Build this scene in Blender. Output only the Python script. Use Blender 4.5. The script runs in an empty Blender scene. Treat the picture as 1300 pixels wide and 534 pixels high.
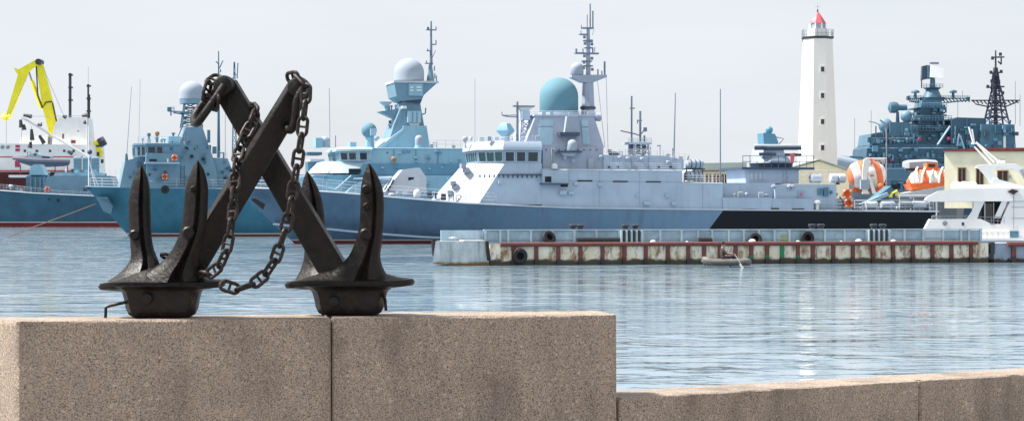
import bpy, math, random
from mathutils import Vector, Matrix, noise
random.seed(7)
R = math.radians
S = bpy.context.scene
COL = S.collection
# ------------------------------------------------------------------ camera, sky, sun, exposure
F, CX, YH, H = 2600.0, 650.0, 272.0, 2.65      # focal length in photo pixels, principal column, horizon row, eye height above water
cam = bpy.data.cameras.new('camera'); cam.sensor_width = 36.0; cam.lens = 36.0 * F / 1300.0
cam.shift_y = (YH - 267.0) / 1300.0; cam.clip_start = 0.5; cam.clip_end = 6000.0
co = bpy.data.objects.new('camera', cam); COL.objects.link(co)
co.location = (0, 0, H); co.rotation_euler = (R(90), 0, 0); S.camera = co

SUN_AZ, SUN_EL = R(-87), R(55)                 # azimuth measured from +Y (into the picture) towards +X
sd = Vector((math.sin(SUN_AZ) * math.cos(SUN_EL), math.cos(SUN_AZ) * math.cos(SUN_EL), math.sin(SUN_EL)))
sl = bpy.data.lights.new('sun', 'SUN'); sl.energy = 5.0; sl.angle = R(6); sl.color = (1.0, 0.95, 0.88)
so = bpy.data.objects.new('sun', sl); COL.objects.link(so)
so.rotation_euler = sd.to_track_quat('Z', 'Y').to_euler()

W = bpy.data.worlds.new('World'); S.world = W; W.use_nodes = True
nt = W.node_tree; nt.nodes.clear(); N = nt.nodes.new; LK = nt.links.new
wo = N('ShaderNodeOutputWorld'); bg = N('ShaderNodeBackground'); bg.inputs[1].default_value = 0.084
sky = N('ShaderNodeTexSky'); sky.sky_type = 'NISHITA'; sky.sun_disc = False
sky.sun_elevation = SUN_EL; sky.sun_rotation = SUN_AZ; sky.dust_density = 2.0
tc = N('ShaderNodeTexCoord'); mp = N('ShaderNodeMapping'); mp.inputs['Scale'].default_value = (2.2, 2.2, 12.0)
nz = N('ShaderNodeTexNoise'); nz.inputs['Scale'].default_value = 1.3; nz.inputs['Detail'].default_value = 5.0; nz.inputs['Roughness'].default_value = 0.55
cr = N('ShaderNodeValToRGB'); cr.color_ramp.elements[0].position = 0.34; cr.color_ramp.elements[1].position = 0.62
cr.color_ramp.elements[0].color = (0.80, 0.80, 0.80, 1); cr.color_ramp.elements[1].color = (1, 1, 1, 1)
mx = N('ShaderNodeMix'); mx.data_type = 'RGBA'; mx.inputs['B'].default_value = (5.5, 5.75, 6.1, 1)
LK(tc.outputs['Generated'], mp.inputs[0]); LK(mp.outputs[0], nz.inputs[0]); LK(nz.outputs[0], cr.inputs[0])
LK(cr.outputs[0], mx.inputs['Factor']); LK(sky.outputs[0], mx.inputs['A']); LK(mx.outputs['Result'], bg.inputs[0]); LK(bg.outputs[0], wo.inputs[0])
S.view_settings.view_transform = 'Standard'; S.view_settings.look = 'None'
S.view_settings.exposure = 0.87; S.view_settings.gamma = 1.0; S.view_settings.use_curve_mapping = False

# ------------------------------------------------------------------ materials
MATS = {}
class NT:
    def __init__(s, name):
        s.m = bpy.data.materials.new(name); s.m.use_nodes = True; s.t = s.m.node_tree
        s.b = s.t.nodes['Principled BSDF']; MATS[name] = s.m
        s.oc = s.t.nodes.new('ShaderNodeTexCoord').outputs['Object']
    def n(s, ty, **kw):
        x = s.t.nodes.new(ty)
        for k, v in kw.items(): setattr(x, k, v)
        return x
    def l(s, a, b): s.t.links.new(a, b)
    def put(s, sock, v):
        if hasattr(v, 'is_output'): s.l(v, sock)
        else: sock.default_value = v
    def noise(s, scale, detail=3, rough=.5, vec=None, stretch=None, dist=0.0):
        x = s.n('ShaderNodeTexNoise'); x.inputs['Scale'].default_value = scale; x.inputs['Detail'].default_value = detail; x.inputs['Roughness'].default_value = rough; x.inputs['Distortion'].default_value = dist
        v = vec or s.oc
        if stretch:
            m = s.n('ShaderNodeMapping'); m.inputs['Scale'].default_value = stretch; s.l(v, m.inputs[0]); v = m.outputs[0]
        s.l(v, x.inputs[0]); return x.outputs[0]
    def ramp(s, v, lo, hi, c0=0.0, c1=1.0):
        x = s.n('ShaderNodeMapRange'); s.l(v, x.inputs[0])
        for i, k in enumerate((lo, hi, c0, c1)): x.inputs[i + 1].default_value = k
        return x.outputs[0]
    def mix(s, f, a, b, mode='MIX'):
        x = s.n('ShaderNodeMix', data_type='RGBA', blend_type=mode)
        s.put(x.inputs['Factor'], f); s.put(x.inputs['A'], a if hasattr(a, 'is_output') else (*a, 1)); s.put(x.inputs['B'], b if hasattr(b, 'is_output') else (*b, 1))
        return x.outputs['Result']
    def math(s, op, a, b=0.0):
        x = s.n('ShaderNodeMath', operation=op); s.put(x.inputs[0], a); s.put(x.inputs[1], b); return x.outputs[0]
    def sep(s):
        x = s.n('ShaderNodeSeparateXYZ'); s.l(s.oc, x.inputs[0]); return x.outputs
    def bump(s, h, dist, strength=1.0):
        x = s.n('ShaderNodeBump'); x.inputs['Distance'].default_value = dist; x.inputs['Strength'].default_value = strength
        s.l(h, x.inputs['Height']); s.l(x.outputs[0], s.b.inputs['Normal'])
    def fin(s, col, rough=.5, metal=0.0, spec=.5):
        s.put(s.b.inputs['Base Color'], col if hasattr(col, 'is_output') else (*col, 1)); s.put(s.b.inputs['Roughness'], rough)
        s.b.inputs['Metallic'].default_value = metal; s.b.inputs['Specular IOR Level'].default_value = spec
        return s.m

def paint(name, c, rough=.45, var=.07, sc=.5, streak=.36, rust=0.0):
    """painted metal: cloudy fading, faint vertical run-off streaks, optional rust blooms"""
    t = NT(name); d = tuple(x * (1 - var * 1.6) for x in c); e = tuple(min(1, x * (1 + var)) for x in c)
    col = t.mix(t.ramp(t.noise(sc, 4, .6), .3, .7), d, e)
    st = t.ramp(t.noise(1.0, 4, .6, stretch=(2.2, 2.2, .16)), .55, .78, 0, streak)
    col = t.mix(st, col, tuple(x * .55 for x in c))
    if rust: col = t.mix(t.ramp(t.noise(1.7, 6, .7, stretch=(1, 1, .35)), .60, .70, 0, rust), col, (.16, .06, .03))
    t.bump(t.noise(.7, 2), .03, .25)
    return t.fin(col, rough, 0.0, .35)
def plain(name, c, rough=.5, metal=0., var=.12, sc=4.):
    t = NT(name); col = t.mix(t.ramp(t.noise(sc, 3), .3, .7), tuple(x * (1 - var) for x in c), tuple(min(1, x * (1 + var)) for x in c))
    return t.fin(col, rough, metal)

# ------------------------------------------------------------------ mesh collecting
class MB:
    def __init__(s): s.v = []; s.f = []
    def add(s, vs, fs):
        o = len(s.v); s.v += [tuple(v) for v in vs]; s.f += [tuple(i + o for i in f) for f in fs]; return s
    def box(s, x0, x1, y0, y1, z0, z1):
        return s.add([(x0, y0, z0), (x1, y0, z0), (x1, y1, z0), (x0, y1, z0), (x0, y0, z1), (x1, y0, z1), (x1, y1, z1), (x0, y1, z1)],
                     [(3, 2, 1, 0), (4, 5, 6, 7), (0, 1, 5, 4), (1, 2, 6, 5), (2, 3, 7, 6), (3, 0, 4, 7)])
    def loft(s, rings, caps=True, close=True):
        n = len(rings[0]); vs = [p for r in rings for p in r]; fs = []
        for i in range(len(rings) - 1):
            for j in range(n if close else n - 1):
                a = i * n + j; b = i * n + (j + 1) % n; fs.append((a, b, b + n, a + n))
        if caps: fs.append(tuple(reversed(range(n)))); fs.append(tuple(range((len(rings) - 1) * n, len(rings) * n)))
        return s.add(vs, fs)
    def tube(s, pts, r, n=6, r1=None, closed=False, caps=True):
        P = [Vector(p) for p in pts]; rings = []; up = None
        for i, p in enumerate(P):
            if closed: t = P[(i + 1) % len(P)] - P[i - 1]
            else: t = P[min(i + 1, len(P) - 1)] - P[max(i - 1, 0)]
            t.normalize()
            if up is None: up = Vector((0, 0, 1)) if abs(t.z) < .9 else Vector((1, 0, 0))
            a = t.cross(up)
            if a.length < 1e-4: a = t.cross(Vector((0, 1, 0)))
            a.normalize(); b = a.cross(t); b.normalize(); up = b
            rr = r if r1 is None else r + (r1 - r) * i / max(1, len(P) - 1)
            rings.append([p + a * rr * math.cos(2 * math.pi * k / n) + b * rr * math.sin(2 * math.pi * k / n) for k in range(n)])
        if closed: rings.append(rings[0]); return s.loft(rings, False)
        return s.loft(rings, caps)
    def lathe(s, c, prof, n=20, axis='z'):
        rings = []
        for (r, h) in prof:
            rg = []
            for k in range(n):
                a = 2 * math.pi * k / n; u, w = r * math.cos(a), r * math.sin(a)
                q = (u, w, h) if axis == 'z' else ((u, h, -w) if axis == 'y' else (h, u, w))
                rg.append((c[0] + q[0], c[1] + q[1], c[2] + q[2]))
            rings.append(rg)
        return s.loft(rings)
    def mesh(s, name):
        me = bpy.data.meshes.new(name); me.from_pydata(s.v, [], s.f); me.validate(); 
        me.update(); me.polygons.foreach_set('use_smooth', [True] * len(me.polygons)); me.set_sharp_from_angle(angle=R(38)); return me
def fixn(me):
    import bmesh
    b = bmesh.new(); b.from_mesh(me); bmesh.ops.recalc_face_normals(b, faces=b.faces); b.to_mesh(me); b.free(); me.set_sharp_from_angle(angle=R(38))
def put(name, mb, mat, parent=None, loc=None, label=None):
    me = mb.mesh(name) if isinstance(mb, MB) else mb
    if isinstance(mb, MB): fixn(me)
    o = bpy.data.objects.new(name, me); COL.objects.link(o)
    if mat and not me.materials: me.materials.append(MATS[mat])
    if parent: o.parent = parent
    if loc: o.location = loc
    if label: o['label'] = label
    return o
def tag(o, label=None, cat=None, group=None, kind=None):
    for k, v in (('label', label), ('category', cat), ('group', group), ('kind', kind)):
        if v: o[k] = v
    return o
def dup(o, parent=None):
    c = o.copy(); COL.objects.link(c)
    if parent: c.parent = parent
    for ch in list(o.children): dup(ch, c)
    return c

class Fr:
    """a thing's own frame: root Empty at its base, local x to the right along its length, local -y towards the viewer;
    at(px,py,y) finds the local point seen at a photo pixel on the local plane y (or on the sloping surface y(z))"""
    def __init__(s, name, label, cat, px, Y, t=0., z=0., group=None):
        s.O = Vector(((px - CX) / F * Y, Y, z)); s.c, s.s = math.cos(R(t)), math.sin(R(t))
        s.r = bpy.data.objects.new(name, None); COL.objects.link(s.r); s.r.location = s.O; s.r.rotation_euler = (0, 0, R(t)); s.r.empty_display_size = .3
        tag(s.r, label, cat, group)
    def at(s, px, py, y=0.):
        cx = -s.c * s.O.x - s.s * s.O.y; cy = s.s * s.O.x - s.c * s.O.y
        d0 = (px - CX) / F; dx = s.c * d0 + s.s; dy = -s.s * d0 + s.c
        yy = y(0.) if callable(y) else y
        for _ in range(6 if callable(y) else 1):
            k = (yy - cy) / dy; z = H - (py - YH) / F * k - s.O.z
            if callable(y): yy = y(z)
        return Vector((cx + k * dx, yy, z))
    def m(s, px, y=0.):                        # metres per pixel at that place
        p = s.at(px, YH, y if not callable(y) else y(5.)); q = s.at(px + 1, YH, p.y); return (q - p).length
    def put(s, name, mb, mat, par=None, label=None): return put(name, mb, mat, par or s.r, None, label)
    def ex(s, name, pts, yf, mat, yb=None, par=None, label=None):
        """side outline (pixels) on the surface yf, carried through to the mirrored surface (or to plane yb)"""
        a = [s.at(px, py, yf) for px, py in pts]
        b = [Vector((p.x, -p.y if yb is None else yb, p.z)) for p in a]
        return s.put(name, MB().loft([a, b]), mat, par, label)
    def box(s, name, x0, y0, x1, y1, y, dep, mat, par=None, label=None):
        """pixel rectangle whose front lies on y, depth dep away from the viewer"""
        p = s.at(x0, y1, y); q = s.at(x1, y0, p.y)
        return s.put(name, MB().box(min(p.x, q.x), max(p.x, q.x), p.y, p.y + dep, p.z, q.z), mat, par, label)
    def cyl(s, name, px, y0, y1, r0, r1, y, mat, par=None, n=14):
        """upright round part from pixel row y1 (radius r1 px) up to row y0 (radius r0 px)"""
        a = s.at(px, y1, y); b = s.at(px, y0, a.y); k = s.m(px, a.y)
        return s.put(name, MB().lathe((a.x, a.y, 0), [(max(r1 * k, .005), a.z), (max(r0 * k, .005), b.z)], n), mat, par)
    def dome(s, name, px, y0, y1, rp, y, mat, par=None, n=24, sq=1.0):
        """radome: straight skirt from row y1 and a rounded top reaching row y0"""
        a = s.at(px, y1, y); b = s.at(px, y0, a.y); r = rp * s.m(px, a.y); h = b.z - a.z; hd = min(h * .75, r * sq)
        pr = [(r * .96, a.z), (r, a.z + .03 * h), (r, b.z - hd)] + [(r * math.cos(R(u)), b.z - hd + hd * math.sin(R(u))) for u in (12, 24, 36, 48, 60, 71, 81, 88)]
        return s.put(name, MB().lathe((a.x, a.y, 0), pr, n), mat, par)
    def ball(s, name, px, py, rp, y, mat, par=None, n=16):
        a = s.at(px, py, y); r = rp * s.m(px, a.y)
        return s.put(name, MB().lathe((a.x, a.y, a.z), [(max(.01, r * math.cos(R(u))), r * math.sin(R(u))) for u in range(-88, 89, 16)], n), mat, par)
    def tube(s, name, pts, r, mat, y=0., par=None, n=5, r1=None):
        P = [s.at(p[0], p[1], p[2] if len(p) > 2 else y) for p in pts]
        return s.put(name, MB().tube(P, r, n, r1), mat, par)
    def tubes(s, name, lines, r, mat, y=0., par=None, n=4):
        b = MB()
        for pts in lines: b.tube([s.at(p[0], p[1], p[2] if len(p) > 2 else y) for p in pts], r, n)
        return s.put(name, b, mat, par)
    def rail(s, name, pts, hp, y, mat, step=8, bars=3, r=.018, par=None):
        """guard rail along the pixel polyline of its foot, hp pixels high"""
        b = MB(); P = [s.at(p[0], p[1], p[2] if len(p) > 2 else y) for p in pts]; h = hp * s.m(pts[0][0], P[0].y)
        for k in range(1, bars + 1): b.tube([p + Vector((0, 0, h * k / bars)) for p in P], r, 4)
        for a, c, pa, pc in zip(P, P[1:], pts, pts[1:]):
            n = max(1, int(abs(pc[0] - pa[0]) / step))
            for i in range(n + 1):
                q = a.lerp(c, i / n); b.tube([q, q + Vector((0, 0, h))], r, 4)
        return s.put(name, b, mat, par)
    def quad(s, name, Q, u0, u1, v0, v1, th, mat, par=None, off=0.0):
        """slab on the quad Q = (bottom left, bottom right, top right, top left), th proud of it"""
        f = lambda u, v: (Q[0] * (1 - u) + Q[1] * u) * (1 - v) + (Q[3] * (1 - u) + Q[2] * u) * v
        nn = (Q[1] - Q[0]).cross(Q[3] - Q[0]).normalized()
        a = [f(u0, v0), f(u1, v0), f(u1, v1), f(u0, v1)]
        return s.put(name, MB().loft([[p + nn * (off - .03) for p in a], [p + nn * (off + th) for p in a]]), mat, par)
    def window(s, Q, u0, u1, v0, v1, glass, frame, fw=.08):
        w = s.quad('window', Q, u0, u1, v0, v1, .02, glass)
        du = fw / max(.01, (Q[1] - Q[0]).length); dv = fw / max(.01, (Q[3] - Q[0]).length); b = MB()
        f = lambda u, v: (Q[0] * (1 - u) + Q[1] * u) * (1 - v) + (Q[3] * (1 - u) + Q[2] * u) * v
        nn = (Q[1] - Q[0]).cross(Q[3] - Q[0]).normalized()
        for (a0, a1, b0, b1) in ((u0 - du, u1 + du, v0 - dv, v0), (u0 - du, u1 + du, v1, v1 + dv), (u0 - du, u0, v0, v1), (u1, u1 + du, v0, v1)):
            a = [f(a0, b0), f(a1, b0), f(a1, b1), f(a0, b1)]
            b.loft([[p - nn * .03 for p in a], [p + nn * .09 for p in a]])
        s.put('window_frame', b, frame, w); return w
    def hull(s, name, st, mat, zb=-1.2, belly=.35):
        """st: stations (x deck, x waterline, z deck, half-breadth deck, half-breadth waterline), bow first"""
        rings = []
        for xd, xw, zd, bd, bw in st:
            half = []
            for k in (1.0, .75, .5, .25, 0.0):
                w = k ** 1.5; half.append((xw + (xd - xw) * k, bw + (bd - bw) * (k * (1 - belly) + belly * k ** 2), zd * k))
            half.append((xw + (xw - xd) * .15, bw * .85, zb))
            rings.append([Vector((x, -b, z)) for x, b, z in half] + [Vector((x, b, z)) for x, b, z in reversed(half)])
        return s.put(name, MB().loft(rings), mat)
# ------------------------------------------------------------------ the palette
paint('grey_paint', (.40, .49, .60)); paint('pale_paint', (.52, .56, .61)); paint('deck_grey', (.22, .25, .28), .7)
paint('lilac_paint', (.36, .40, .50)); paint('dark_grey', (.06, .085, .13)); paint('cyan_paint', (.26, .46, .58)); paint('cyan_dark', (.12, .29, .42))
paint('cyan_light', (.34, .50, .60)); paint('teal_dome', (.12, .25, .32), .8, .06, .3, .05); paint('white_dome', (.33, .385, .46), .8, .05, .3, .08)
paint('blue_paint', (.16, .28, .37)); paint('blue_deep', (.05, .11, .165)); paint('blue_mid', (.085, .18, .25)); paint('white_paint', (.78, .78, .77), .4, .05, .6, .12)
paint('yellow_paint', (.92, .80, .03), .4, .08); paint('crane_ship_white', (.84, .83, .82), .5, .04, .5, .12, .15); paint('red_paint', (.50, .04, .05), .5)
paint('barrier_paint', (.34, .47, .56), .5, .15, 1.5, .5, .4); paint('barrier_post', (.48, .60, .66), .5, .12, 1.5, .3, .2)
paint('orange_paint', (.80, .17, .05), .4, .06); paint('brown_red', (.20, .055, .05), .6, .3, 2., .3); paint('green_paint', (.03, .22, .09), .6)
paint('front_white', (.42, .465, .52), .5, .05); paint('front_blue', (.38, .49, .56), .5, .05); plain('yellow_moss', (.34, .38, .16), .8); plain('black_rubber', (.015, .015, .017), .7); plain('dark_metal', (.035, .04, .055), .5); plain('antenna_metal', (.16, .20, .27), .5)  # first two: second colours for forward-facing house and bridge plates
plain('rope', (.20, .13, .10), .9); plain('gull_white', (.75, .75, .74), .8); plain('skin', (.42, .24, .17), .6); plain('hair', (.03, .02, .015), .8)
plain('jacket', (.045, .03, .035), .9); plain('inflatable', (.13, .122, .11), .6, 0, .25, 2.); plain('wood', (.30, .2, .12), .7); plain('hull_black', (.006, .007, .01), .5)
plain('dark_interior', (.012, .014, .018), .8); plain('brown_glass', (.03, .015, .012), .15); plain('pink_red', (.62, .12, .14), .5); plain('lamp_grey', (.25, .27, .3), .5)
plain('magenta', (.45, .03, .10), .6); plain('roof_green', (.42, .50, .44), .6, 0, .1, .5); plain('launch_grey', (.16, .15, .2), .7); plain('mast_dark', (.03, .035, .07), .6); plain('seam_grey', (.30, .36, .44), .6); plain('stripe_black', (.03, .035, .05), .6)
def glass(name, c, rough=.08):
    t = NT(name); t.fin(c, rough); t.b.inputs['Specular IOR Level'].default_value = .8
glass('dark_glass', (.012, .016, .02)); glass('green_glass', (.02, .09, .085), .2); glass('blue_glass', (.03, .06, .09))
# granite: interlocked pink, grey and dark grains, darker weathered runs
t = NT('granite')
g1 = t.noise(112, 4, .8); g2 = t.noise(38, 5, .75); v = t.n('ShaderNodeTexVoronoi'); v.inputs['Scale'].default_value = 60; t.l(t.oc, v.inputs[0])
col = t.mix(t.ramp(g1, .42, .57), (.092, .072, .057), (.56, .455, .36)); col = t.mix(t.ramp(g2, .42, .66), col, (.42, .325, .255), 'MIX')
col = t.mix(t.math('MULTIPLY', t.ramp(g1, .49, .39), .9), col, (.06, .05, .047))
col = t.mix(t.ramp(v.outputs['Color'], .80, .97, 0, .5), col, (.74, .64, .56))
st = t.math('MULTIPLY', t.ramp(t.noise(1.0, 5, .65, stretch=(2.6, 2.6, .9)), .44, .64), t.ramp(t.noise(.8, 3), .38, .58))
col = t.mix(t.math('MULTIPLY', st, .5), col, (.05, .042, .036))
col = t.mix(t.ramp(t.noise(4, 4, .65), .40, .7, 0, .30), col, (.17, .14, .13))
t.bump(t.math('ADD', g1, t.noise(30, 3)), .006, .8); t.fin(col, .75)
# black bitumen paint on the anchors and rusty black chain
t = NT('anchor_black')
col = t.mix(t.ramp(t.noise(9, 5, .65), .35, .7), (.004, .003, .0028), (.012, .0085, .0075)); col = t.mix(t.ramp(t.noise(22, 5, .7), .60, .74, 0, .8), col, (.04, .02, .015))
t.bump(t.math('ADD', t.noise(26, 4, .6), t.math('MULTIPLY', t.noise(6, 3), 1.2)), .012, .6); t.fin(col, t.ramp(t.noise(14, 3), .3, .7, .36, .55), 0.0, .30)
t = NT('chain_black')
col = t.mix(t.ramp(t.noise(24, 4, .6), .4, .66), (.007, .005, .005), (.028, .016, .013)); t.bump(t.noise(60, 3), .006, .7); t.fin(col, .5, 0, .35)
# pontoon wall: cream paint, rust bleeding, weed at the waterline
t = NT('pontoon_white'); x = t.sep()
col = t.mix(t.ramp(t.noise(1.4, 4), .35, .65), (.78, .69, .50), (.93, .88, .76)); col = t.mix(t.ramp(t.noise(2.6, 6, .7, stretch=(1, 1, .4)), .49, .64, 0, .95), col, (.25, .115, .05))
col = t.mix(t.ramp(t.noise(5, 4, .7, stretch=(1, 1, .25)), .58, .70, 0, .8), col, (.12, .08, .05))
wl = t.math('ADD', x[2], t.math('MULTIPLY', t.noise(2.5, 4), .35)); col = t.mix(t.ramp(wl, .52, .40), col, (.075, .062, .04)); t.bump(t.noise(3, 3), .03, .5); t.fin(col, .65)
t = NT('pontoon_red'); x = t.sep()
col = t.mix(t.ramp(t.noise(5, 5, .7), .4, .66), (.19, .05, .042), (.10, .045, .036)); col = t.mix(t.ramp(x[2], .42, .25), col, (.045, .032, .026)); t.fin(col, .65)
t = NT('pontoon_blue'); x = t.sep()
col = t.mix(t.ramp(t.noise(1.4, 4), .35, .65), (.24, .28, .36), (.33, .38, .46)); wl = t.math('ADD', x[2], t.math('MULTIPLY', t.noise(2.5, 4), .3)); col = t.mix(t.ramp(wl, .40, .28), col, (.05, .045, .035)); t.fin(col, .6)
t = NT('pontoon_green'); x = t.sep(); t.fin(t.mix(t.ramp(x[2], .42, .25), (.02, .20, .08), (.045, .032, .026)), .6)
t = NT('concrete'); x = t.sep()
col = t.mix(t.ramp(t.noise(2, 5, .65), .3, .7), (.38, .43, .45), (.62, .67, .68)); col = t.mix(t.ramp(t.noise(1.5, 5, .6, stretch=(3, 3, .3)), .52, .7, 0, .6), col, (.20, .21, .22))
wl = t.math('ADD', x[2], t.math('MULTIPLY', t.noise(2.0, 4), .3)); col = t.mix(t.ramp(wl, .38, .26), col, (.20, .13, .05)); t.fin(col, .8)
plain('quay_stone', (.28, .26, .24), .85, 0, .25, .6)
t = NT('paving'); b = t.n('ShaderNodeTexBrick'); b.inputs['Scale'].default_value = 1.6; t.l(t.oc, b.inputs[0])
for i, c in ((1, (.30, .28, .26)), (2, (.24, .22, .21)), (3, (.10, .09, .09))): b.inputs[i].default_value = (*c, 1)
t.fin(b.outputs[0], .85)
def hullmat(name, main, boot=(.13, .045, .04), zb=.35, line=None, cut=None, c2=None, zk=0.0, fade=None):
    """hull paint: boot-topping below zb, optional pale line, optional second colour aft of x + zk*z = cut"""
    t = NT(name); x = t.sep(); c0 = t.mix(t.ramp(t.noise(.35, 4, .6), .3, .7), tuple(k * .82 for k in main), tuple(k * 1.18 for k in main))
    if fade: c0 = t.mix(t.ramp(x[0], fade[0], fade[1]), c0, fade[2])
    st = t.ramp(t.noise(1.0, 4, .6, stretch=(1.6, 1.6, .12)), .52, .75, 0, .28); c0 = t.mix(st, c0, tuple(k * .5 for k in main)); c0 = t.mix(t.ramp(t.noise(1.0, 6, .75, stretch=(.8, .8, .10)), .60, .72, 0, .45), c0, (.13, .085, .07))
    if cut is not None: c0 = t.mix(t.math('GREATER_THAN', t.math('ADD', x[0], t.math('MULTIPLY', x[2], zk)), cut), c0, c2)
    if line: c0 = t.mix(t.math('LESS_THAN', x[2], zb + line), c0, (.6, .58, .55))
    c0 = t.mix(t.math('LESS_THAN', x[2], zb), c0, boot); t.bump(t.noise(.5, 3), .08, .3); t.fin(c0, .5, 0, .28)
# water: long low wind ripples over a faint swell
t = NT('water')
geo = t.n('ShaderNodeNewGeometry').outputs['Position']
a = t.noise(1.0, 3, .55, vec=geo, stretch=(.85, 1.5, 1), dist=.6); b2 = t.noise(1.0, 3, .6, vec=geo, stretch=(4.0, 5.5, 1)); c = t.noise(1.0, 2, .5, vec=geo, stretch=(.09, .2, 1))
gust = t.ramp(t.noise(1.0, 4, .6, vec=geo, stretch=(.045, .07, 1)), .36, .66, .15, 2.1)
crest = t.n('ShaderNodeMapRange', interpolation_type='SMOOTHSTEP'); t.l(a, crest.inputs[0]); crest.inputs[1].default_value = .52; crest.inputs[2].default_value = .69
a3 = t.noise(1.0, 2, .5, vec=geo, stretch=(.30, .62, 1), dist=.7); crest3 = t.n('ShaderNodeMapRange', interpolation_type='SMOOTHSTEP'); t.l(a3, crest3.inputs[0]); crest3.inputs[1].default_value = .50; crest3.inputs[2].default_value = .66
h = t.math('ADD', t.math('MULTIPLY', crest3.outputs[0], .12), t.math('MULTIPLY', crest.outputs[0], .055))
h = t.math('ADD', h, t.math('ADD', t.math('MULTIPLY', b2, .007), t.math('MULTIPLY', c, .05)))
t.bump(t.math('MULTIPLY', h, gust), 1.0, .6); t.fin((.17, .255, .32), .05); t.b.inputs['IOR'].default_value = 1.6

# ------------------------------------------------------------------ the setting: water, land, quay
w = MB().add([(-1500, -40, 0), (1500, -40, 0), (1500, 4000, 0), (-1500, 4000, 0)], [(0, 1, 2, 3)])
tag(put('water', w, 'water'), kind='structure')
def slab(name, poly, z0, z1, mat):
    m = MB().loft([[(x, y, z0) for x, y in poly], [(x, y, z1) for x, y in poly]]); return tag(put(name, m, mat), kind='structure')
slab('promenade', [(-30, -30), (30, -30), (30, 33), (.9, 15.15), (-3.2, 14.3), (-14, 30)], -2, .74, 'paving')
slab('quay', [(10, 233), (120, 233), (120, 300), (10, 300)], -2, 1.3, 'quay_stone')
slab('quay_spur', [(45.3, 206), (62, 199), (120, 199), (120, 232.9), (54.5, 232.9), (54.5, 217), (45.6, 217)], -2, 1.3, 'quay_stone')

# ------------------------------------------------------------------ granite parapet
def stone(name, par, plan, z0, z1, seed, nu=40, nv=14, nw=6):
    """one squared granite block on a 4-cornered plan (front left, front right, back right, back left), arris slightly worn and chipped"""
    P = [Vector((x, y, 0)) for x, y in plan]; V = {}; mb = MB()
    us = sorted(set([0, .006, .994, 1] + [i / nu for i in range(1, nu)])); vs = sorted(set([0, .03, .97, 1] + [i / nw for i in range(1, nw)])); ws = sorted(set([0, .012, .03, .97, .985, 1] + [i / nv for i in range(1, nv)]))
    def vert(i, j, k):
        if (i, j, k) in V: return V[i, j, k]
        u, q, w_ = us[i], vs[j], ws[k]; p = (P[0] * (1 - u) + P[1] * u) * (1 - q) + (P[3] * (1 - u) + P[2] * u) * q; p.z = z0 + (z1 - z0) * w_
        c = sum((P, Vector()) if False else P, Vector()) / 4
        e = (i in (0, len(us) - 1)) + (j in (0, len(vs) - 1)) + (k in (0, len(ws) - 1))
        d = Vector((c.x - p.x, c.y - p.y, (z0 + z1) / 2 - p.z)).normalized()
        if e >= 2:
            n = noise.noise(p * 6 + Vector((seed, 0, 0))); p += d * (.010 + .010 * abs(n) + (.012 if noise.noise(p * 17 + Vector((seed, 3, 0))) > .35 else 0))
        else: p += Vector((noise.noise(p * 9), noise.noise(p * 9 + Vector((5, 5, 5))), noise.noise(p * 9 + Vector((9, 1, 2))))) * .0022
        mb.v.append(tuple(p)); V[i, j, k] = len(mb.v) - 1; return V[i, j, k]
    I, J, K = len(us) - 1, len(vs) - 1, len(ws) - 1
    for i in range(I):
        for k in range(K): mb.f.append((vert(i, 0, k), vert(i + 1, 0, k), vert(i + 1, 0, k + 1), vert(i, 0, k + 1))); mb.f.append((vert(i, J, k), vert(i, J, k + 1), vert(i + 1, J, k + 1), vert(i + 1, J, k)))
        for j in range(J): mb.f.append((vert(i, j, K), vert(i + 1, j, K), vert(i + 1, j + 1, K), vert(i, j + 1, K))); mb.f.append((vert(i, j, 0), vert(i, j + 1, 0), vert(i + 1, j + 1, 0), vert(i + 1, j, 0)))
    for j in range(J):
        for k in range(K): mb.f.append((vert(0, j, k), vert(0, j, k + 1), vert(0, j + 1, k + 1), vert(0, j + 1, k))); mb.f.append((vert(I, j, k), vert(I, j + 1, k), vert(I, j + 1, k + 1), vert(I, j, k + 1)))
    o = put(name, mb, 'granite', par); return o
def root(name, label, cat, loc=(0, 0, 0), group=None):
    o = bpy.data.objects.new(name, None); COL.objects.link(o); o.location = loc; o.empty_display_size = .3; return tag(o, label, cat, group)
def XY(px, Y): return ((px - CX) / F * Y, Y)
ZT = H - .72                                              # top of the tall blocks
a0 = Vector(XY(22, 13.87)); a1 = Vector(XY(783, 14.74)); ud = (a1 - a0).normalized(); un = Vector((-ud.y, ud.x))
par1 = root('granite_plinth', 'tall granite plinth of large blocks carrying the two anchors', 'plinth')
j = (421.5 - 22) / (783 - 22); mid = a0.lerp(a1, .5097); th = un * .56; wl_ = Vector((-.50, .87)) * 3.6
stone('granite_block', par1, [a0, mid - ud * .004, mid - ud * .004 + th, a0 + th * .95 - ud * .30], .70, ZT, 1)
stone('granite_block', par1, [mid + ud * .004, a1, a1 + th, mid + ud * .004 + th], .70, ZT + .003, 2)
par2 = root('low_parapet', 'low granite parapet wall running off beside the tall plinth', 'wall')
b0 = Vector(XY(786.5, 14.78)); b1 = Vector(XY(1300, 16.94)); bd_ = (b1 - b0).normalized(); bn = Vector((-bd_.y, bd_.x)) * .52; ZL = 1.327
cutp = [0, 2.92, 5.2, 7.6, 10.0]
for i in range(4):
    p, q = b0 + bd_ * (cutp[i] + .004), b0 + bd_ * (cutp[i + 1] - .004)
    if i == 0: stone('granite_block', par2, [p, q, q + bn, p + bn + bd_ * .0], .70, ZL, 3)
    else: stone('granite_block', par2, [p, q, q + bn, p + bn], .70, ZL + (.002, 0, .003)[i - 1], 4 + i)

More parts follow.
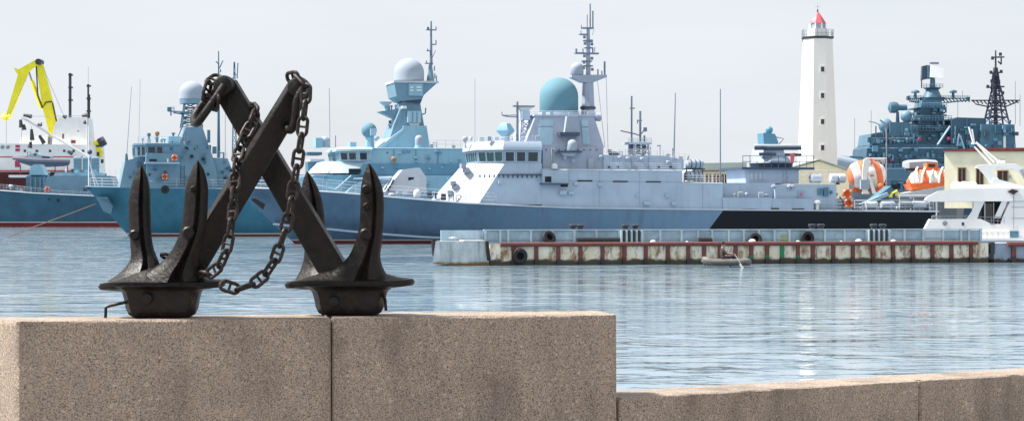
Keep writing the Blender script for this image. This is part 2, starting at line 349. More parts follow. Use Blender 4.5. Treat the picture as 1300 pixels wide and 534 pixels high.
# ------------------------------------------------------------------ anchors and chain
def fluke(fr, pts, lab=None):
    rings = []
    for px, py, y, w, th_ in pts:
        c = fr.at(px, py, y); k = fr.m(px, y); w_ = w * k
        prof = [(-1, .0), (-.82, -.42), (-.35, -.8), (.02, -1.05), (.2, -.5), (.42, -.72), (.7, -.6), (.86, -.45), (1, 0), (.86, .45), (.45, .8), (0, .9), (-.45, .8), (-.86, .45)]
        rings.append([Vector((c.x + w_ * a, c.y + th_ * b_, c.z)) for a, b_ in prof])
    R2 = []                                              # smooth the sparse stations with a Catmull-Rom pass
    for i in range(len(rings) - 1):
        r0, r1, r2, r3 = rings[max(i - 1, 0)], rings[i], rings[i + 1], rings[min(i + 2, len(rings) - 1)]
        for k in range(4):
            u = k / 4; R2.append([.5 * ((2 * b_) + (c_ - a_) * u + (2 * a_ - 5 * b_ + 4 * c_ - d_) * u * u + (3 * b_ - a_ - 3 * c_ + d_) * u ** 3) for a_, b_, c_, d_ in zip(r0, r1, r2, r3)])
    R2.append(rings[-1]); return fr.put('fluke', MB().loft(R2), 'anchor_black', None, lab)
def anchor(label, px, py, Y, fl, fr_, ax, wd, roll, boss, shackle, flange, crown, rod, zb):
    A = Fr('ship_anchor', label, 'anchor', px, Y, 0, ZT + .004)
    # crown: heavy eight-sided casting, bolt bosses, flared flange plate on top
    x0, x1, top = crown; k = A.m(px); c = A.at((x0 + x1) / 2, YH, 0).x; hw = (x1 - x0) / 2 * k; zt = A.at(px, top, 0).z
    def ring(f, z): return [(c + hw * f * a, .15 * f * b_, z) for a, b_ in ((-1, -.45), (-.82, -1), (.82, -1), (1, -.45), (1, .45), (.82, 1), (-.82, 1), (-1, .45))]
    cr_ = A.put('crown', MB().loft([ring(.76, 0), ring(.88, .018), ring(.96, .06), ring(1.0, zt * .55), ring(1.06, zt * .8), ring(1.2, zt * .93), ring(1.38, zt)]), 'anchor_black')
    for bx, by in boss[1]:
        p = A.at(bx, by, -.155); A.put('bolt', MB().lathe((p.x, -.155, p.z), [(.04, .02), (.036, -.022), (.015, -.03)], 12, 'y'), 'anchor_black', cr_)
    f0, f1, fy = flange; xa, xb = A.at(f0, fy, 0).x, A.at(f1, fy, 0).x; cm = (xa + xb) / 2; hl = (xb - xa) / 2; zf = A.at(px, fy, 0).z; rg = []
    for (sc, dz, sq) in ((.50, -.052, 1), (.80, -.040, 1), (.97, -.030, 1), (1, -.008, 1), (.97, .014, 1), (.74, .030, 1), (.44, .075, 1), (.2, .11, 1)):
        rg.append([Vector((cm + hl * sc * math.copysign(abs(math.cos(a)) ** .95, math.cos(a)), .155 * min(1, sc * 1.1) * math.copysign(abs(math.sin(a)) ** .7, math.sin(a)), zf + dz + .012 * math.cos(a) * math.cos(a * 2) * sc)) for a in [2 * math.pi * i / 36 for i in range(36)]])
    A.put('flange', MB().loft(rg), 'anchor_black')
    for pts in fl: fluke(A, pts)
    for lx, ly, lyy, lr in rod[1]:
        p = A.at(lx, ly, lyy); A.put('lug', MB().lathe(p, [(.05 * lr, .03), (.048 * lr, -.012), (.034 * lr, -.022), (.02 * lr, -.014)], 12, 'y'), 'anchor_black')
    rod = rod[0]
    # shank: rectangular forged bar with chamfered arrises, rolled about its own length
    p, q = A.at(*ax[0]), A.at(*ax[1]); d = (q - p).normalized(); yv = Vector((0, 1, 0)); yv = (yv - d * yv.dot(d)).normalized(); xv = d.cross(yv) * -1
    cr2, sr = math.cos(R(roll)), math.sin(R(roll)); e1 = xv * cr2 + yv * sr; e2 = yv * cr2 - xv * sr; rings = []
    for u in (0, .3, .6, .9, 1.0):
        w_ = (wd[0] + (wd[1] - wd[0]) * u) / 2; t_ = (.056 + (.048 - .056) * u); cb = .007; m = p.lerp(q, u)
        rings.append([m + e1 * a * w_ + e2 * b_ * t_ for a, b_ in ((-1, -1 + cb / t_), (-1 + cb / w_, -1), (1 - cb / w_, -1), (1, -1 + cb / t_), (1, 1 - cb / t_), (1 - cb / w_, 1), (-1 + cb / w_, 1), (-1, 1 - cb / t_))])
    A.put('shank', MB().loft(rings), 'anchor_black')
    rr = .076
    A.put('shank_eye', MB().lathe(q, [(rr * .9, -.085), (rr, -.07), (rr, .07), (rr * .9, .085)], 24, 'y'), 'anchor_black')
    pin = A.put('shackle_pin', MB().lathe(q, [(.05, -.150), (.066, -.140), (.068, -.09), (.068, -.06), (.05, .12), (.02, .125)], 22, 'y'), 'anchor_black')
    P = [A.at(*s_) for s_ in shackle]; cur = []
    for i in range(len(P) - 1):
        r0, r1, r2, r3 = P[max(i - 1, 0)], P[i], P[i + 1], P[min(i + 2, len(P) - 1)]
        for k2 in range(5):
            u = k2 / 5; cur.append(.5 * (2 * r1 + (r2 - r0) * u + (2 * r0 - 5 * r1 + 4 * r2 - r3) * u * u + (3 * r1 - r0 - 3 * r2 + r3) * u ** 3))
    cur.append(P[-1]); A.put('shackle', MB().tube(cur, .029, 10), 'anchor_black')
    if rod: A.tube('steel_rod', rod, .011, 'anchor_black', 0, None, 7)
    return A
T = .055
A1 = anchor('black ship anchor whose shank leans up to the right, bent rod at its foot', 206, 400, 14.33,
  [[(179, 210, .20, 1.2, .012), (179, 222, .20, 7.5, .035), (178, 240, .20, 12.5, T), (177, 262, .19, 14, T), (178, 290, .18, 14, T), (180, 312, .16, 14.5, .06), (183, 330, .13, 18, .075), (180, 345, .10, 27, .10), (176, 357, .06, 40, .14)],
   [(251, 204, -.13, 1.2, .012), (251, 216, -.13, 8, .035), (250, 236, -.13, 14, T), (249, 256, -.13, 15, T), (247, 281, -.12, 15.5, T), (241, 305, -.10, 16.5, .065), (231, 328, -.07, 21, .085), (221, 345, -.04, 34, .12), (216, 357, -.02, 48, .15)]],
  None, [(228, 362, .02), (380, 112, -.09)], (.188, .160), 24, (None, [(187, 379)]),
  [(384, 112, -.22), (377, 128, -.23), (375, 150, -.22), (371, 163, -.19), (366, 164, -.14), (362.5, 152, -.04), (365, 138, .03), (378, 112, .05)],
  (125, 287, 360), (160, 252, 362), ([(134, 403, -.1), (134.5, 390, -.1), (140, 387.5, -.1), (162, 383, -.1)], [(171, 298, .125, .8), (239, 295, -.175, .9), (246, 240, -.185, .5)]), 0)
A2 = anchor('black ship anchor whose shank leans up to the left, crossing behind the other', 443, 398, 14.62,
  [[(390, 218, .20, 1.2, .012), (392, 230, .20, 7.5, .035), (395, 250, .19, 13, T), (398, 275, .18, 14, T), (400, 300, .16, 14, .06), (403, 325, .13, 17, .075), (408, 343, .09, 27, .10), (414, 356, .05, 40, .14)],
   [(468.5, 208, -.14, 1.2, .012), (470, 220, -.14, 8, .035), (472, 240, -.14, 14, T), (472.5, 262, -.14, 15, T), (471.5, 285, -.13, 15.2, T), (468, 306, -.11, 17, .065), (462, 327, -.08, 21, .085), (455, 343, -.05, 33, .12), (450, 356, -.02, 47, .15)]],
  None, [(434, 360, .02), (286, 110, .0)], (.200, .176), -8, (None, [(424, 383)]),
  [(285, 108, -.15), (272, 127, -.16), (258, 147, -.16), (251, 156, -.12), (246.5, 155, -.02), (248, 146, .08), (262, 126, .12), (284, 104, .13)],
  (361, 527, 358), (400, 489, 362), ([(486, 372, -.1), (489, 380, -.1), (490, 394, -.1)], [(464, 297, -.18, .9), (465, 240, -.185, .7), (466, 262, -.19, .6)]), 0)
# stud-link chain
d_ = .0262; mb = MB(); pts = []
for i in range(20):
    a = 2 * math.pi * i / 20; pts.append((1.2 * d_ * (1 if math.cos(a) >= 0 else -1) + 1.32 * d_ * math.cos(a), 1.32 * d_ * math.sin(a), 0))
mb.tube(pts, d_ / 2, 8, closed=True); mb.tube([(0, -1.2 * d_, 0), (0, 1.2 * d_, 0)], d_ * .36, 7)
LINK = mb.mesh('chain_link'); fixn(LINK); LINK.materials.append(MATS['chain_black'])
def chain(label, path, roll0, pitch=4.15 * d_):
    P = [Vector(((px - CX) / F * Y, Y, H - (py - YH) / F * Y)) for px, py, Y in path]; dense = []
    for i in range(len(P) - 1):
        r0, r1, r2, r3 = P[max(i - 1, 0)], P[i], P[i + 1], P[min(i + 2, len(P) - 1)]
        for k in range(24):
            u = k / 24; dense.append(.5 * (2 * r1 + (r2 - r0) * u + (2 * r0 - 5 * r1 + 4 * r2 - r3) * u * u + (3 * r1 - r0 - 3 * r2 + r3) * u ** 3))
    dense.append(P[-1]); rt = root('anchor_chain', label, 'chain', P[0], 'chains of the anchors')
    nodes = [dense[0]]
    for p in dense:
        if (p - nodes[-1]).length >= pitch: nodes.append(p)
    for i in range(len(nodes) - 1):
        a, b_ = nodes[i], nodes[i + 1]; x = (b_ - a).normalized(); ref = Vector((0, -1, 0)); z = (ref - x * ref.dot(x)).normalized(); y = z.cross(x)
        M = Matrix((x, y, z)).transposed().to_4x4() @ Matrix.Rotation(R(roll0 + 90 * (i % 2) + random.uniform(-12, 12)), 4, 'X'); M.translation = (a + b_) / 2 - P[0]
        o = bpy.data.objects.new('link', LINK); COL.objects.link(o); o.parent = rt; o.matrix_local = M
chain('stud link chain hanging from the right-hand shackle down in a low loop', [(366, 99, 14.20), (377, 97, 14.12), (387, 102, 14.08), (389, 116, 14.06), (386, 145, 14.05), (382, 178, 14.05), (377, 210, 14.05), (372, 242, 14.05), (367, 272, 14.06), (358, 304, 14.07), (347, 334, 14.08), (331, 354, 14.08), (311, 365, 14.07), (296, 367, 14.06), (284, 362, 14.05), (266, 352, 14.08)], 18)
chain('stud link chain draped over the crossing shanks and down to the anchor flange', [(300, 126, 14.74), (312, 131, 14.66), (324, 139, 14.52), (325, 149, 14.43), (316, 163, 14.40), (306, 183, 14.33), (300, 206, 14.22), (298, 234, 14.14), (296, 262, 14.08), (293, 290, 14.06), (288, 316, 14.06), (279, 338, 14.08), (265, 348, 14.12), (252, 345, 14.3), (238, 337, 14.42), (218, 328, 14.46), (204, 323, 14.42), (196, 326, 14.36)], 25)
chain('short knot of chain links beside the upper left shackle', [(277, 97, 14.62), (267, 103, 14.55), (261, 116, 14.50), (262, 129, 14.50), (274, 137, 14.52), (277, 124, 14.44)], 30)
# ------------------------------------------------------------------ floating pontoon with its barrier, bollards, tyres, the rowing boat
PT = Fr('pontoon_pier', 'long rusty cream pontoon with red ribs and a grey blue barrier', 'pier', 622, 106.5, 13.5)
zd = PT.at(622, 309, 0).z; xe = PT.at(1256, 320, 0).x
PT.put('hull_box', MB().box(.0, xe, .12, 4.0, -.8, zd - .03), 'pontoon_white'); PT.put('deck_plate', MB().box(-.02, xe + .02, .06, 4.1, zd - .03, zd + .01), 'deck_grey')
ribs = [652, 681, 709, 737, 765, 793, 820, 848, 874, 894, 914, 934, 954, 974, 993, 1013, 1032, 1058, 1083, 1109, 1134, 1159, 1184, 1208, 1233]
xs = [PT.at(p, 320, 0).x for p in ribs]; edges = [0.0] + xs + [xe]
for a, b in zip(edges, edges[1:]):
    PT.put('hull_panel', MB().box(a + .03, b - .03, .07 + random.uniform(0, .03), .2, -.5, zd - .05), 'pontoon_white')
for p, x in zip(ribs, xs):
    rb = PT.put('rib', MB().box(x - .10, x + .10, -.05, .3, -.5, zd - .12), 'pontoon_red')
    if 950 < p < 1016: PT.put('rib_paint', MB().box(x - .105, x + .105, -.055, .2, -.3, .45 + .6 * (p == 993)), 'pontoon_green', rb)
PT.put('rubbing_beam', MB().tube([(.55, -.05, zd - .05), (xe - .75, -.05, zd - .05)], .12, 10), 'pontoon_red')
PT.put('corner_plate', MB().box(.0, .55, .02, .3, .30, zd - .02), 'pontoon_white')
fy = 1.0
posts = [616, 635, 645, 674, 701, 729, 757, 786, 816, 838, 865, 886, 904, 925, 944, 963, 983, 1002, 1025, 1047, 1072, 1100, 1130, 1148, 1172, 1197, 1220, 1230, 1245]
px_ = [PT.at(p, 300, fy).x for p in posts]; zt = PT.at(700, 292.5, fy).z
for i, x in enumerate(px_):
    PT.put('barrier_post', MB().box(x - .06, x + .06, fy - .05, fy + .12, zd, zt), 'barrier_post')
for i, (a, b) in enumerate(zip(px_, px_[1:])):
    pn = PT.put('barrier_panel', MB().box(a + .04, b - .04, fy + .03, fy + .10, zd, zt - .03), 'barrier_paint' if not 1170 < posts[i] < 1196 else 'barrier_post')
    PT.put('panel_ledge', MB().box(a + .065, b - .065, fy - .02, fy + .03, zd + .18, zd + .23), 'barrier_paint', pn)
PT.put('barrier_rail', MB().box(px_[0] - .08, px_[-1] + .08, fy - .07, fy + .15, zt, zt + .06), 'barrier_post')
PT.box('yellow_patch', 991, 297, 999, 306, fy + .015, .04, 'yellow_moss')
# grey end plate and concrete end
PT.box('end_plate', 560, 292, 614, 306.5, fy + .02, .15, 'barrier_paint')
a = [PT.at(x, y, -.05) for x, y in ((549, 334.5), (553, 306), (616, 306), (622, 340))]; PT.put('concrete_end', MB().loft([a, [p + Vector((1.5 if i < 2 else 0, 3.5, 0)) for i, p in enumerate(a)]]), 'concrete')
PT.box('end_sheet', 588, 304.5, 615, 306.2, -.1, 1.0, 'white_paint')
PT.tube('end_fender', [(618, 306, -.2), (619, 318, -.2), (621, 330, -.2)], .10, 'black_rubber', 0, None, 8)
PT.tube('end_fender', [(551, 303, .3), (551, 312, .3), (552, 324, .3)], .14, 'black_rubber', 0, None, 8)
for p0 in (727, 737, 793.5, 806.5, 1031, 1042, 1109, 1120.5):
    q = PT.at(p0, 289, fy + 1.0); top = PT.at(p0, 284.5 if p0 < 1000 else 284, fy + 1.0).z
    b = PT.put('bollard', MB().lathe((q.x, q.y, 0), [(.16, zd), (.14, zd + .1), (.15, top - .16), (.21, top - .12), (.22, top - .04), (.16, top)], 14), 'dark_metal')
for x0 in (787.5, 1101.5):
    for i in range(9):
        q = PT.at(x0 + 1.6 + i * 3.2, 300, fy - .2); PT.put('fender_roll', MB().tube([(q.x, q.y, zd), (q.x, q.y, zt + .02)], .065, 8), 'stripe_black' if i % 2 else 'barrier_post')
def tyre(label, px, py, y, r, tilt=(90, 0), grp='old tyres on the pontoon'):
    p = PT.at(px, py, y); o = put('tyre', MB().lathe((0, 0, 0), [(.5 * r, -.26 * r), (.72 * r, -.30 * r), (.93 * r, -.26 * r), (r, -.16 * r), (r, .16 * r), (.93 * r, .26 * r), (.72 * r, .30 * r), (.5 * r, .26 * r), (.46 * r, .15 * r), (.46 * r, -.15 * r), (.5 * r, -.26 * r)], 24), 'black_rubber')
    M = Matrix.Translation(PT.O) @ Matrix.Rotation(R(13.5), 4, 'Z') @ Matrix.Translation(p); o.matrix_world = M @ Matrix.Rotation(R(tilt[1]), 4, 'Y') @ Matrix.Rotation(R(tilt[0]), 4, 'X'); tag(o, label, 'tyre', grp)
tyre('black tyre hung as a fender on the cream pontoon wall near its left end', 660, 324.5, -.17, .40)
tyre('black tyre leaning against the barrier near its left end', 697, 301.5, .7, .38, (60, 35))
tyre('black tyre by a white bag, leaning on the barrier behind the rowing boat', 959, 303.5, .7, .36, (70, 0))
tyre('black tyre standing against the barrier right of the yellow patch', 1025, 301.8, .75, .38, (84, 0))
def hose(label, x0, x1, py):
    o = Fr('fender_log', label, 'fender', 622, 106.5, 13.5); a, b = o.at(x0, py, .55), o.at(x1, py, .55); me = MB().tube([a, a.lerp(b, .5) + Vector((0, .03, 0)), b], .15, 9)
    bpy.data.objects.remove(o.r); r = put('fender_log', me, 'black_rubber'); r.location = PT.O; r.rotation_euler = (0, 0, R(13.5)); tag(r, label, 'fender')
hose('long black rubber fender lying along the foot of the barrier', 732, 787, 304.8); hose('short black rubber fender lying at the barrier above the rowing boat', 887, 904, 304.8)
def bag(label, px, r):
    p = PT.at(px, 306, .55); o = put('white_sack', MB().lathe((0, 0, 0), [(r * .7, 0), (r, r * .25), (r * .9, r * .6), (r * .45, r * .85), (.02, r * .9)], 10), 'gull_white'); o.matrix_world = Matrix.Translation(PT.O) @ Matrix.Rotation(R(13.5), 4, 'Z') @ Matrix.Translation((p.x, p.y, zd + .01)); tag(o, label, 'sack', 'white sacks on the pontoon')
for px, r, l in ((829, .16, 'white sack on the pontoon right of the first striped rolls'), (955, .2, 'white sack lying against the tyre behind the rowing boat'), (872, .09, 'small white lump on the pontoon edge left of the rowing boat'), (1013, .11, 'small white lump on the pontoon left of the standing tyre'), (1090, .18, 'white sack on the pontoon just left of the second striped rolls'), (1134, .15, 'white sack on the pontoon just right of the second striped rolls'), (1068, .08, 'tiny white lump on the pontoon edge between tyre and striped rolls')): bag(l, px, r)
PT.box('gap_post', 1258, 307, 1263, 322, .0, .4, 'dark_metal')
# second pontoon at the right edge
P2 = Fr('pontoon_pier', 'grey blue pontoon with one red rib at the right edge', 'pier', 1263, 113.2, 13.5)
z2 = P2.at(1280, 308.5, 0).z; P2.put('hull_box', MB().box(0, 12, .1, 4, -.8, z2), 'pontoon_blue'); P2.put('rubbing_beam', MB().tube([(.75, 0, z2 - .06), (12, 0, z2 - .06)], .13, 8), 'pontoon_red')
for x in (P2.at(1287, 315, 0).x, P2.at(1287, 315, 0).x + 2.6, P2.at(1287, 315, 0).x + 5.2): P2.put('rib', MB().box(x - .12, x + .12, -.06, .3, -.5, z2 - .15), 'pontoon_red')
P2.put('rib_foot', MB().box(P2.at(1287, 315, 0).x - .3, P2.at(1287, 315, 0).x + .3, -.04, .2, .1, .22), 'pontoon_red')
# gull
G = PT.at(577, 306, -.3)
def gull(label, p, rz):
    rt = root('gull', label, 'gull', PT.O + Vector((PT.c * p.x - PT.s * p.y, PT.s * p.x + PT.c * p.y, p.z))); rt.rotation_euler = (0, 0, R(rz))
    put('body', MB().lathe((0, 0, .16), [(.005, -.24), (.03, -.18), (.065, -.05), (.075, .05), (.055, .12), (.035, .16), (.042, .19), (.04, .22), (.015, .25), (.005, .29)], 10, 'x'), 'gull_white', rt)
    put('wing', MB().loft([[(-.26, -.06, .17), (.08, -.085, .20), (.08, -.07, .12), (-.2, -.06, .15)], [(-.26, -.05, .17), (.08, -.06, .21), (.08, -.05, .12), (-.2, -.05, .15)]]), 'lamp_grey', rt)
    for s_ in (-.03, .03): put('leg', MB().tube([(0, s_, 0), (0, s_, .12)], .006, 5), 'orange_paint', rt)
gull('white gull standing on the concrete end of the pontoon', Vector((G.x, -.02, PT.at(577, 306, -.05).z)), 205)
# inflatable dinghy with oars
B = Fr('inflatable_boat', 'worn beige inflatable boat rowed along the pontoon', 'boat', 922, 103.2, 8)
k = B.m(922); L_ = 31.5 * k; pts = []
for i in range(40):
    a = 2 * math.pi * i / 40; ca, sa = math.cos(a), math.sin(a); x = L_ * .87 * math.copysign(abs(ca) ** .6, ca); pts.append((x, .48 * math.copysign(abs(sa) ** .75, sa), .24 + .13 * max(0, -ca) ** 3 + .02 * max(0, ca)))
B.put('side_tube', MB().tube(pts, .175, 12, closed=True), 'inflatable'); B.put('floor', MB().box(-L_ * .85, L_ * .85, -.45, .45, .07, .12), 'inflatable')
B.put('bow_handle', MB().tube([(-L_ * 1.0, -.1, .42), (-L_ * 1.03, 0, .45), (-L_ * 1.0, .1, .42)], .02, 6), 'black_rubber')
B.put('rubbing_strip', MB().tube([(p[0] * 1.0, p[1] * 1.0 - (.17 if p[1] < 0 else -.17) * min(1, abs(p[1]) * 3), p[2] - .05) for p in pts], .02, 5, closed=True), 'black_rubber'); B.put('thwart', MB().box(-.15, .15, -.42, .42, .30, .34), 'wood')
for s_ in (-1, 1):
    o_ = B.put('oar', MB().tube([(.36, .24 * s_, .66), (.42, .55 * s_, .48), (.52, 1.1 * s_, .10)], .016, 6), 'lamp_grey')
    B.put('oar_blade', MB().loft([[(.42, .98 * s_, .16), (.52, 1.0 * s_, .16), (.62, 1.38 * s_, -.1), (.48, 1.38 * s_, -.1)], [(.42, .98 * s_ + .02, .18), (.52, 1.0 * s_ + .02, .18), (.62, 1.38 * s_ + .02, -.08), (.48, 1.38 * s_ + .02, -.08)]]), 'lamp_grey', o_)
# the rower: one skinned body, seated on the thwart, back towards the bow
def person(label, loc, rz):
    J = {'pelvis': (0, 0, .06, .125), 'waist': (-.03, 0, .22, .118), 'chest': (-.06, 0, .42, .145), 'neck': (-.03, 0, .565, .052), 'head0': (-.01, 0, .64, .075), 'head1': (.005, 0, .73, .088), 'head2': (.0, 0, .80, .062)}
    E = [('pelvis', 'waist'), ('waist', 'chest'), ('chest', 'neck'), ('neck', 'head0'), ('head0', 'head1'), ('head1', 'head2')]
    for s_, n in ((-1, 'r'), (1, 'l')):
        J.update({'sh' + n: (-.05, .17 * s_, .49, .066), 'el' + n: (.10, .27 * s_, .27, .046), 'wr' + n: (.30, .24 * s_, .30, .033), 'ha' + n: (.37, .23 * s_, .31, .036), 'fi' + n: (.42, .22 * s_, .29, .02),
                  'hip' + n: (.05, .10 * s_, .05, .098), 'kn' + n: (.44, .13 * s_, .20, .066), 'an' + n: (.62, .12 * s_, -.14, .044), 'to' + n: (.76, .13 * s_, -.15, .035)})
        E += [('chest', 'sh' + n), ('sh' + n, 'el' + n), ('el' + n, 'wr' + n), ('wr' + n, 'ha' + n), ('ha' + n, 'fi' + n), ('pelvis', 'hip' + n), ('hip' + n, 'kn' + n), ('kn' + n, 'an' + n), ('an' + n, 'to' + n)]
    ks = list(J); me = bpy.data.meshes.new('person'); me.from_pydata([J[k_][:3] for k_ in ks], [(ks.index(a), ks.index(b)) for a, b in E], [])
    o = bpy.data.objects.new('person', me); COL.objects.link(o); m = o.modifiers.new('skin', 'SKIN'); sk = me.skin_vertices[0].data if me.skin_vertices else None
    if sk is None:
        bpy.context.view_layer.objects.active = o; bpy.ops.mesh.customdata_skin_add(); sk = me.skin_vertices[0].data
    for i, k_ in enumerate(ks): sk[i].radius = (J[k_][3],) * 2; sk[i].use_root = (k_ == 'pelvis')
    sb = o.modifiers.new('sub', 'SUBSURF'); sb.levels = sb.render_levels = 2; m.use_smooth_shade = True
    t = NT('rower_cloth'); x = t.sep(); skin = t.math('MAXIMUM', t.math('GREATER_THAN', x[2], .565), t.math('MULTIPLY', t.math('GREATER_THAN', x[0], .24), t.math('GREATER_THAN', t.math('ABSOLUTE', x[1]), .19)))
    t.fin(t.mix(skin, t.mix(t.math('LESS_THAN', x[2], .1), (.06, .042, .048), (.03, .035, .05)), (.42, .24, .17)), .85); me.materials.append(MATS['rower_cloth'])
    o.location = loc; o.rotation_euler = (0, 0, R(rz)); o.scale = (1.12,) * 3; tag(o, label, 'person')
    put('hair', MB().lathe((-.02, 0, .745), [(.088, -.05), (.097, 0), (.09, .05), (.06, .095), (.015, .11)], 12), 'hair', o)
    put('nose', MB().lathe((.085, 0, .70), [(.018, -.02), (.014, .0), (.004, .03)], 6), 'skin', o)
    for s_ in (-1, 1): put('ear', MB().lathe((-.005, .088 * s_, .71), [(.006, -.03), (.016, 0), (.006, .03)], 6), 'skin', o)
    return o
bp = B.O + Vector((B.at(918, 330, 0).x * .99, B.at(918, 330, 0).x * .14, .34)); person('rower in a dark top seated in the beige inflatable boat', bp, 10)
# ------------------------------------------------------------------ helpers for ships
def proj(fr, x, y, z):
    wx = fr.O.x + fr.c * x - fr.s * y; wy = fr.O.y + fr.s * x + fr.c * y; return CX + F * wx / wy, YH - F * (z + fr.O.z - H) / wy
def pl(pts, v):
    for (a, b), (c, d) in zip(pts, pts[1:]):
        if v <= c: return b + (d - b) * (v - a) / (c - a)
    return pts[-1][1]
def zline(fr, x, y, line):
    wy = fr.O.y + fr.s * x + fr.c * y; return H - (pl(line, proj(fr, x, y, 0)[0]) - YH) / F * wy - fr.O.z
def hull_line(fr, name, rows, line, mat):
    return fr.hull(name, [(xd, xw, zline(fr, xd, -bd, line), bd, bw) for xd, xw, bd, bw in rows], mat)
def deck_edge(fr, name, rows, line, mat, r=.07, dz=0.0, x0=-9):
    for sgn in (-1, 1): fr.put(name, MB().tube([(xd, sgn * (bd + .02), zline(fr, xd, -bd, line) + dz) for xd, xw, bd, bw in rows if xd >= x0], r, 6), mat)
def rail_edge(fr, rows, line, x0, x1, h=1.0, mat='pale_paint', inset=.15, step=1.4):
    rr = [r for r in rows]
    def bd(x):
        for a, b in zip(rr, rr[1:]):
            if x <= b[0]: return a[2] + (b[2] - a[2]) * (x - a[0]) / (b[0] - a[0])
        return rr[-1][2]
    for sgn in (-1, 1):
        b = MB(); n = int((x1 - x0) / step); P = []
        for i in range(n + 1):
            x = x0 + (x1 - x0) * i / n; y = bd(x) - inset; P.append(Vector((x, sgn * y, zline(fr, x, -bd(x), line))))
            b.tube([P[-1], P[-1] + Vector((0, 0, h))], .022, 4)
        for k in (.36, .68, 1): b.tube([p + Vector((0, 0, h * k)) for p in P], .016, 4)
        fr.put('railing', b, mat)
def wheelhouse(fr, near, corner, front, ybot, ytop, roof_top, y_side, y_front, mats, wins, glasses, lean=.18, over=.28, cm=None):
    """bridge with a flat front, chamfered corners and leaning windows. near, corner, front: pixel columns at the window foot"""
    wall, roof = mats
    A = fr.at(near, ybot, -y_side); B_ = fr.at(corner, ybot, -y_side); C = fr.at(front, ybot, -y_front); z0 = B_.z; z1 = fr.at(corner, ytop, -y_side).z; z2 = fr.at(corner, roof_top, -y_side).z
    def ring(o, z, shr=0):
        n = [Vector((A.x, -y_side - o, z)), Vector((B_.x - o * .4, -y_side - o, z)), Vector((C.x - o, -y_front - o * .4, z))]
        return n + [Vector((p.x, -p.y, p.z)) for p in reversed(n)]
    r0, r1 = ring(0, z0), ring(lean, z1)
    b1 = fr.put('bridge', MB().loft([r0, r1]), wall); b2 = fr.put('bridge_roof', MB().loft([ring(lean + over, z1 + .002), ring(lean + over, z1 + .22), ring(lean - .1, z2)]), roof)
    if cm: paint_front(b1, cm); paint_front(b2, cm)
    quads = {'side': (r0[1], r0[0], r1[0], r1[1]), 'corner': (r0[2], r0[1], r1[1], r1[2]), 'front': (r0[3], r0[2], r1[2], r1[3])}
    for key, g in zip(('side', 'corner', 'front'), glasses):
        for u0, u1 in wins[key]: fr.window(quads[key], u0, u1, .16, .86, g, wall)
    return z0, z1, z2
def paint_front(o, mat, lim=-.25):
    """paint the forward-facing plates of a part in a second colour"""
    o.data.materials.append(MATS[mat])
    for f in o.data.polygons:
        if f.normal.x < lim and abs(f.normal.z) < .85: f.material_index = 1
def front_house(fr, name, bot, top, aft, mat, cm=None):
    """sloping faceted house front: bot/top = ((px,py,half) corner, (px,py,half) front); aft = px column where it ends"""
    rings = []
    for (c, f) in (bot, top):
        C = fr.at(c[0], c[1], -c[2]); Fp = fr.at(f[0], f[1], -f[2]); z = C.z; e = fr.at(aft, c[1], -c[2])
        n = [Vector((e.x, -c[2], z)), Vector((C.x, -c[2], z)), Vector((Fp.x, -f[2], z))]; rings.append(n + [Vector((p.x, -p.y, p.z)) for p in reversed(n)])
    o = fr.put(name, MB().loft(rings), mat)
    if cm: paint_front(o, cm)
    return rings
def fit(fr, kind, px, py, y, w, h, mat, par=None, dep=None):
    """little deck fitting w x h pixels standing on row py"""
    k = fr.m(px, y if not callable(y) else y(5)); a = fr.at(px, py, y); W_, H_ = w * k, h * k; D = dep or W_ * .8; b = MB()
    if kind == 'box': b.loft([[(a.x + W_ / 2 * i, a.y + D / 2 * j, a.z) for i, j in ((-1, -1), (1, -1), (1, 1), (-1, 1))], [(a.x + W_ / 2 * i * .94, a.y + D / 2 * j * .94, a.z + H_) for i, j in ((-1, -1), (1, -1), (1, 1), (-1, 1))]])
    elif kind == 'pot': b.lathe((a.x, a.y, a.z), [(W_ * .3, 0), (W_ * .3, H_ * .35), (W_ / 2, H_ * .45), (W_ / 2, H_ * .8), (W_ * .3, H_)], 10)
    elif kind == 'vent': b.lathe((a.x, a.y, a.z), [(W_ * .25, 0), (W_ * .25, H_ * .6), (W_ / 2, H_ * .65), (W_ / 2, H_ * .9), (W_ * .1, H_)], 10)
    elif kind == 'drum': b.lathe((a.x, a.y, a.z + H_ / 2), [(H_ * .42, -W_ / 2), (H_ / 2, -W_ * .42), (H_ / 2, W_ * .42), (H_ * .42, W_ / 2)], 12, 'x')
    elif kind == 'frame':
        for i in (-1, 1): b.tube([(a.x + W_ / 2 * i, a.y, a.z), (a.x + W_ / 2 * i, a.y, a.z + H_)], .04, 4)
        b.tube([(a.x - W_ / 2, a.y, a.z + H_), (a.x + W_ / 2, a.y, a.z + H_)], .04, 4); b.tube([(a.x - W_ / 2, a.y, a.z + H_ * .5), (a.x + W_ / 2, a.y, a.z + H_ * .5)], .03, 4)
    return fr.put({'box': 'locker', 'pot': 'sensor_pot', 'vent': 'vent', 'drum': 'canister', 'frame': 'frame'}[kind], b, mat, par)
def clutter(fr, spots, y, mat, jit=1.2):
    for i, (px, py) in enumerate(spots): fit(fr, ('box', 'vent', 'pot', 'frame')[(i * 7 + int(px)) % 4], px, py, y + random.uniform(-jit, jit) if not callable(y) else y, random.uniform(2.5, 6), random.uniform(3, 7), mat if isinstance(mat, str) else mat[i % len(mat)])
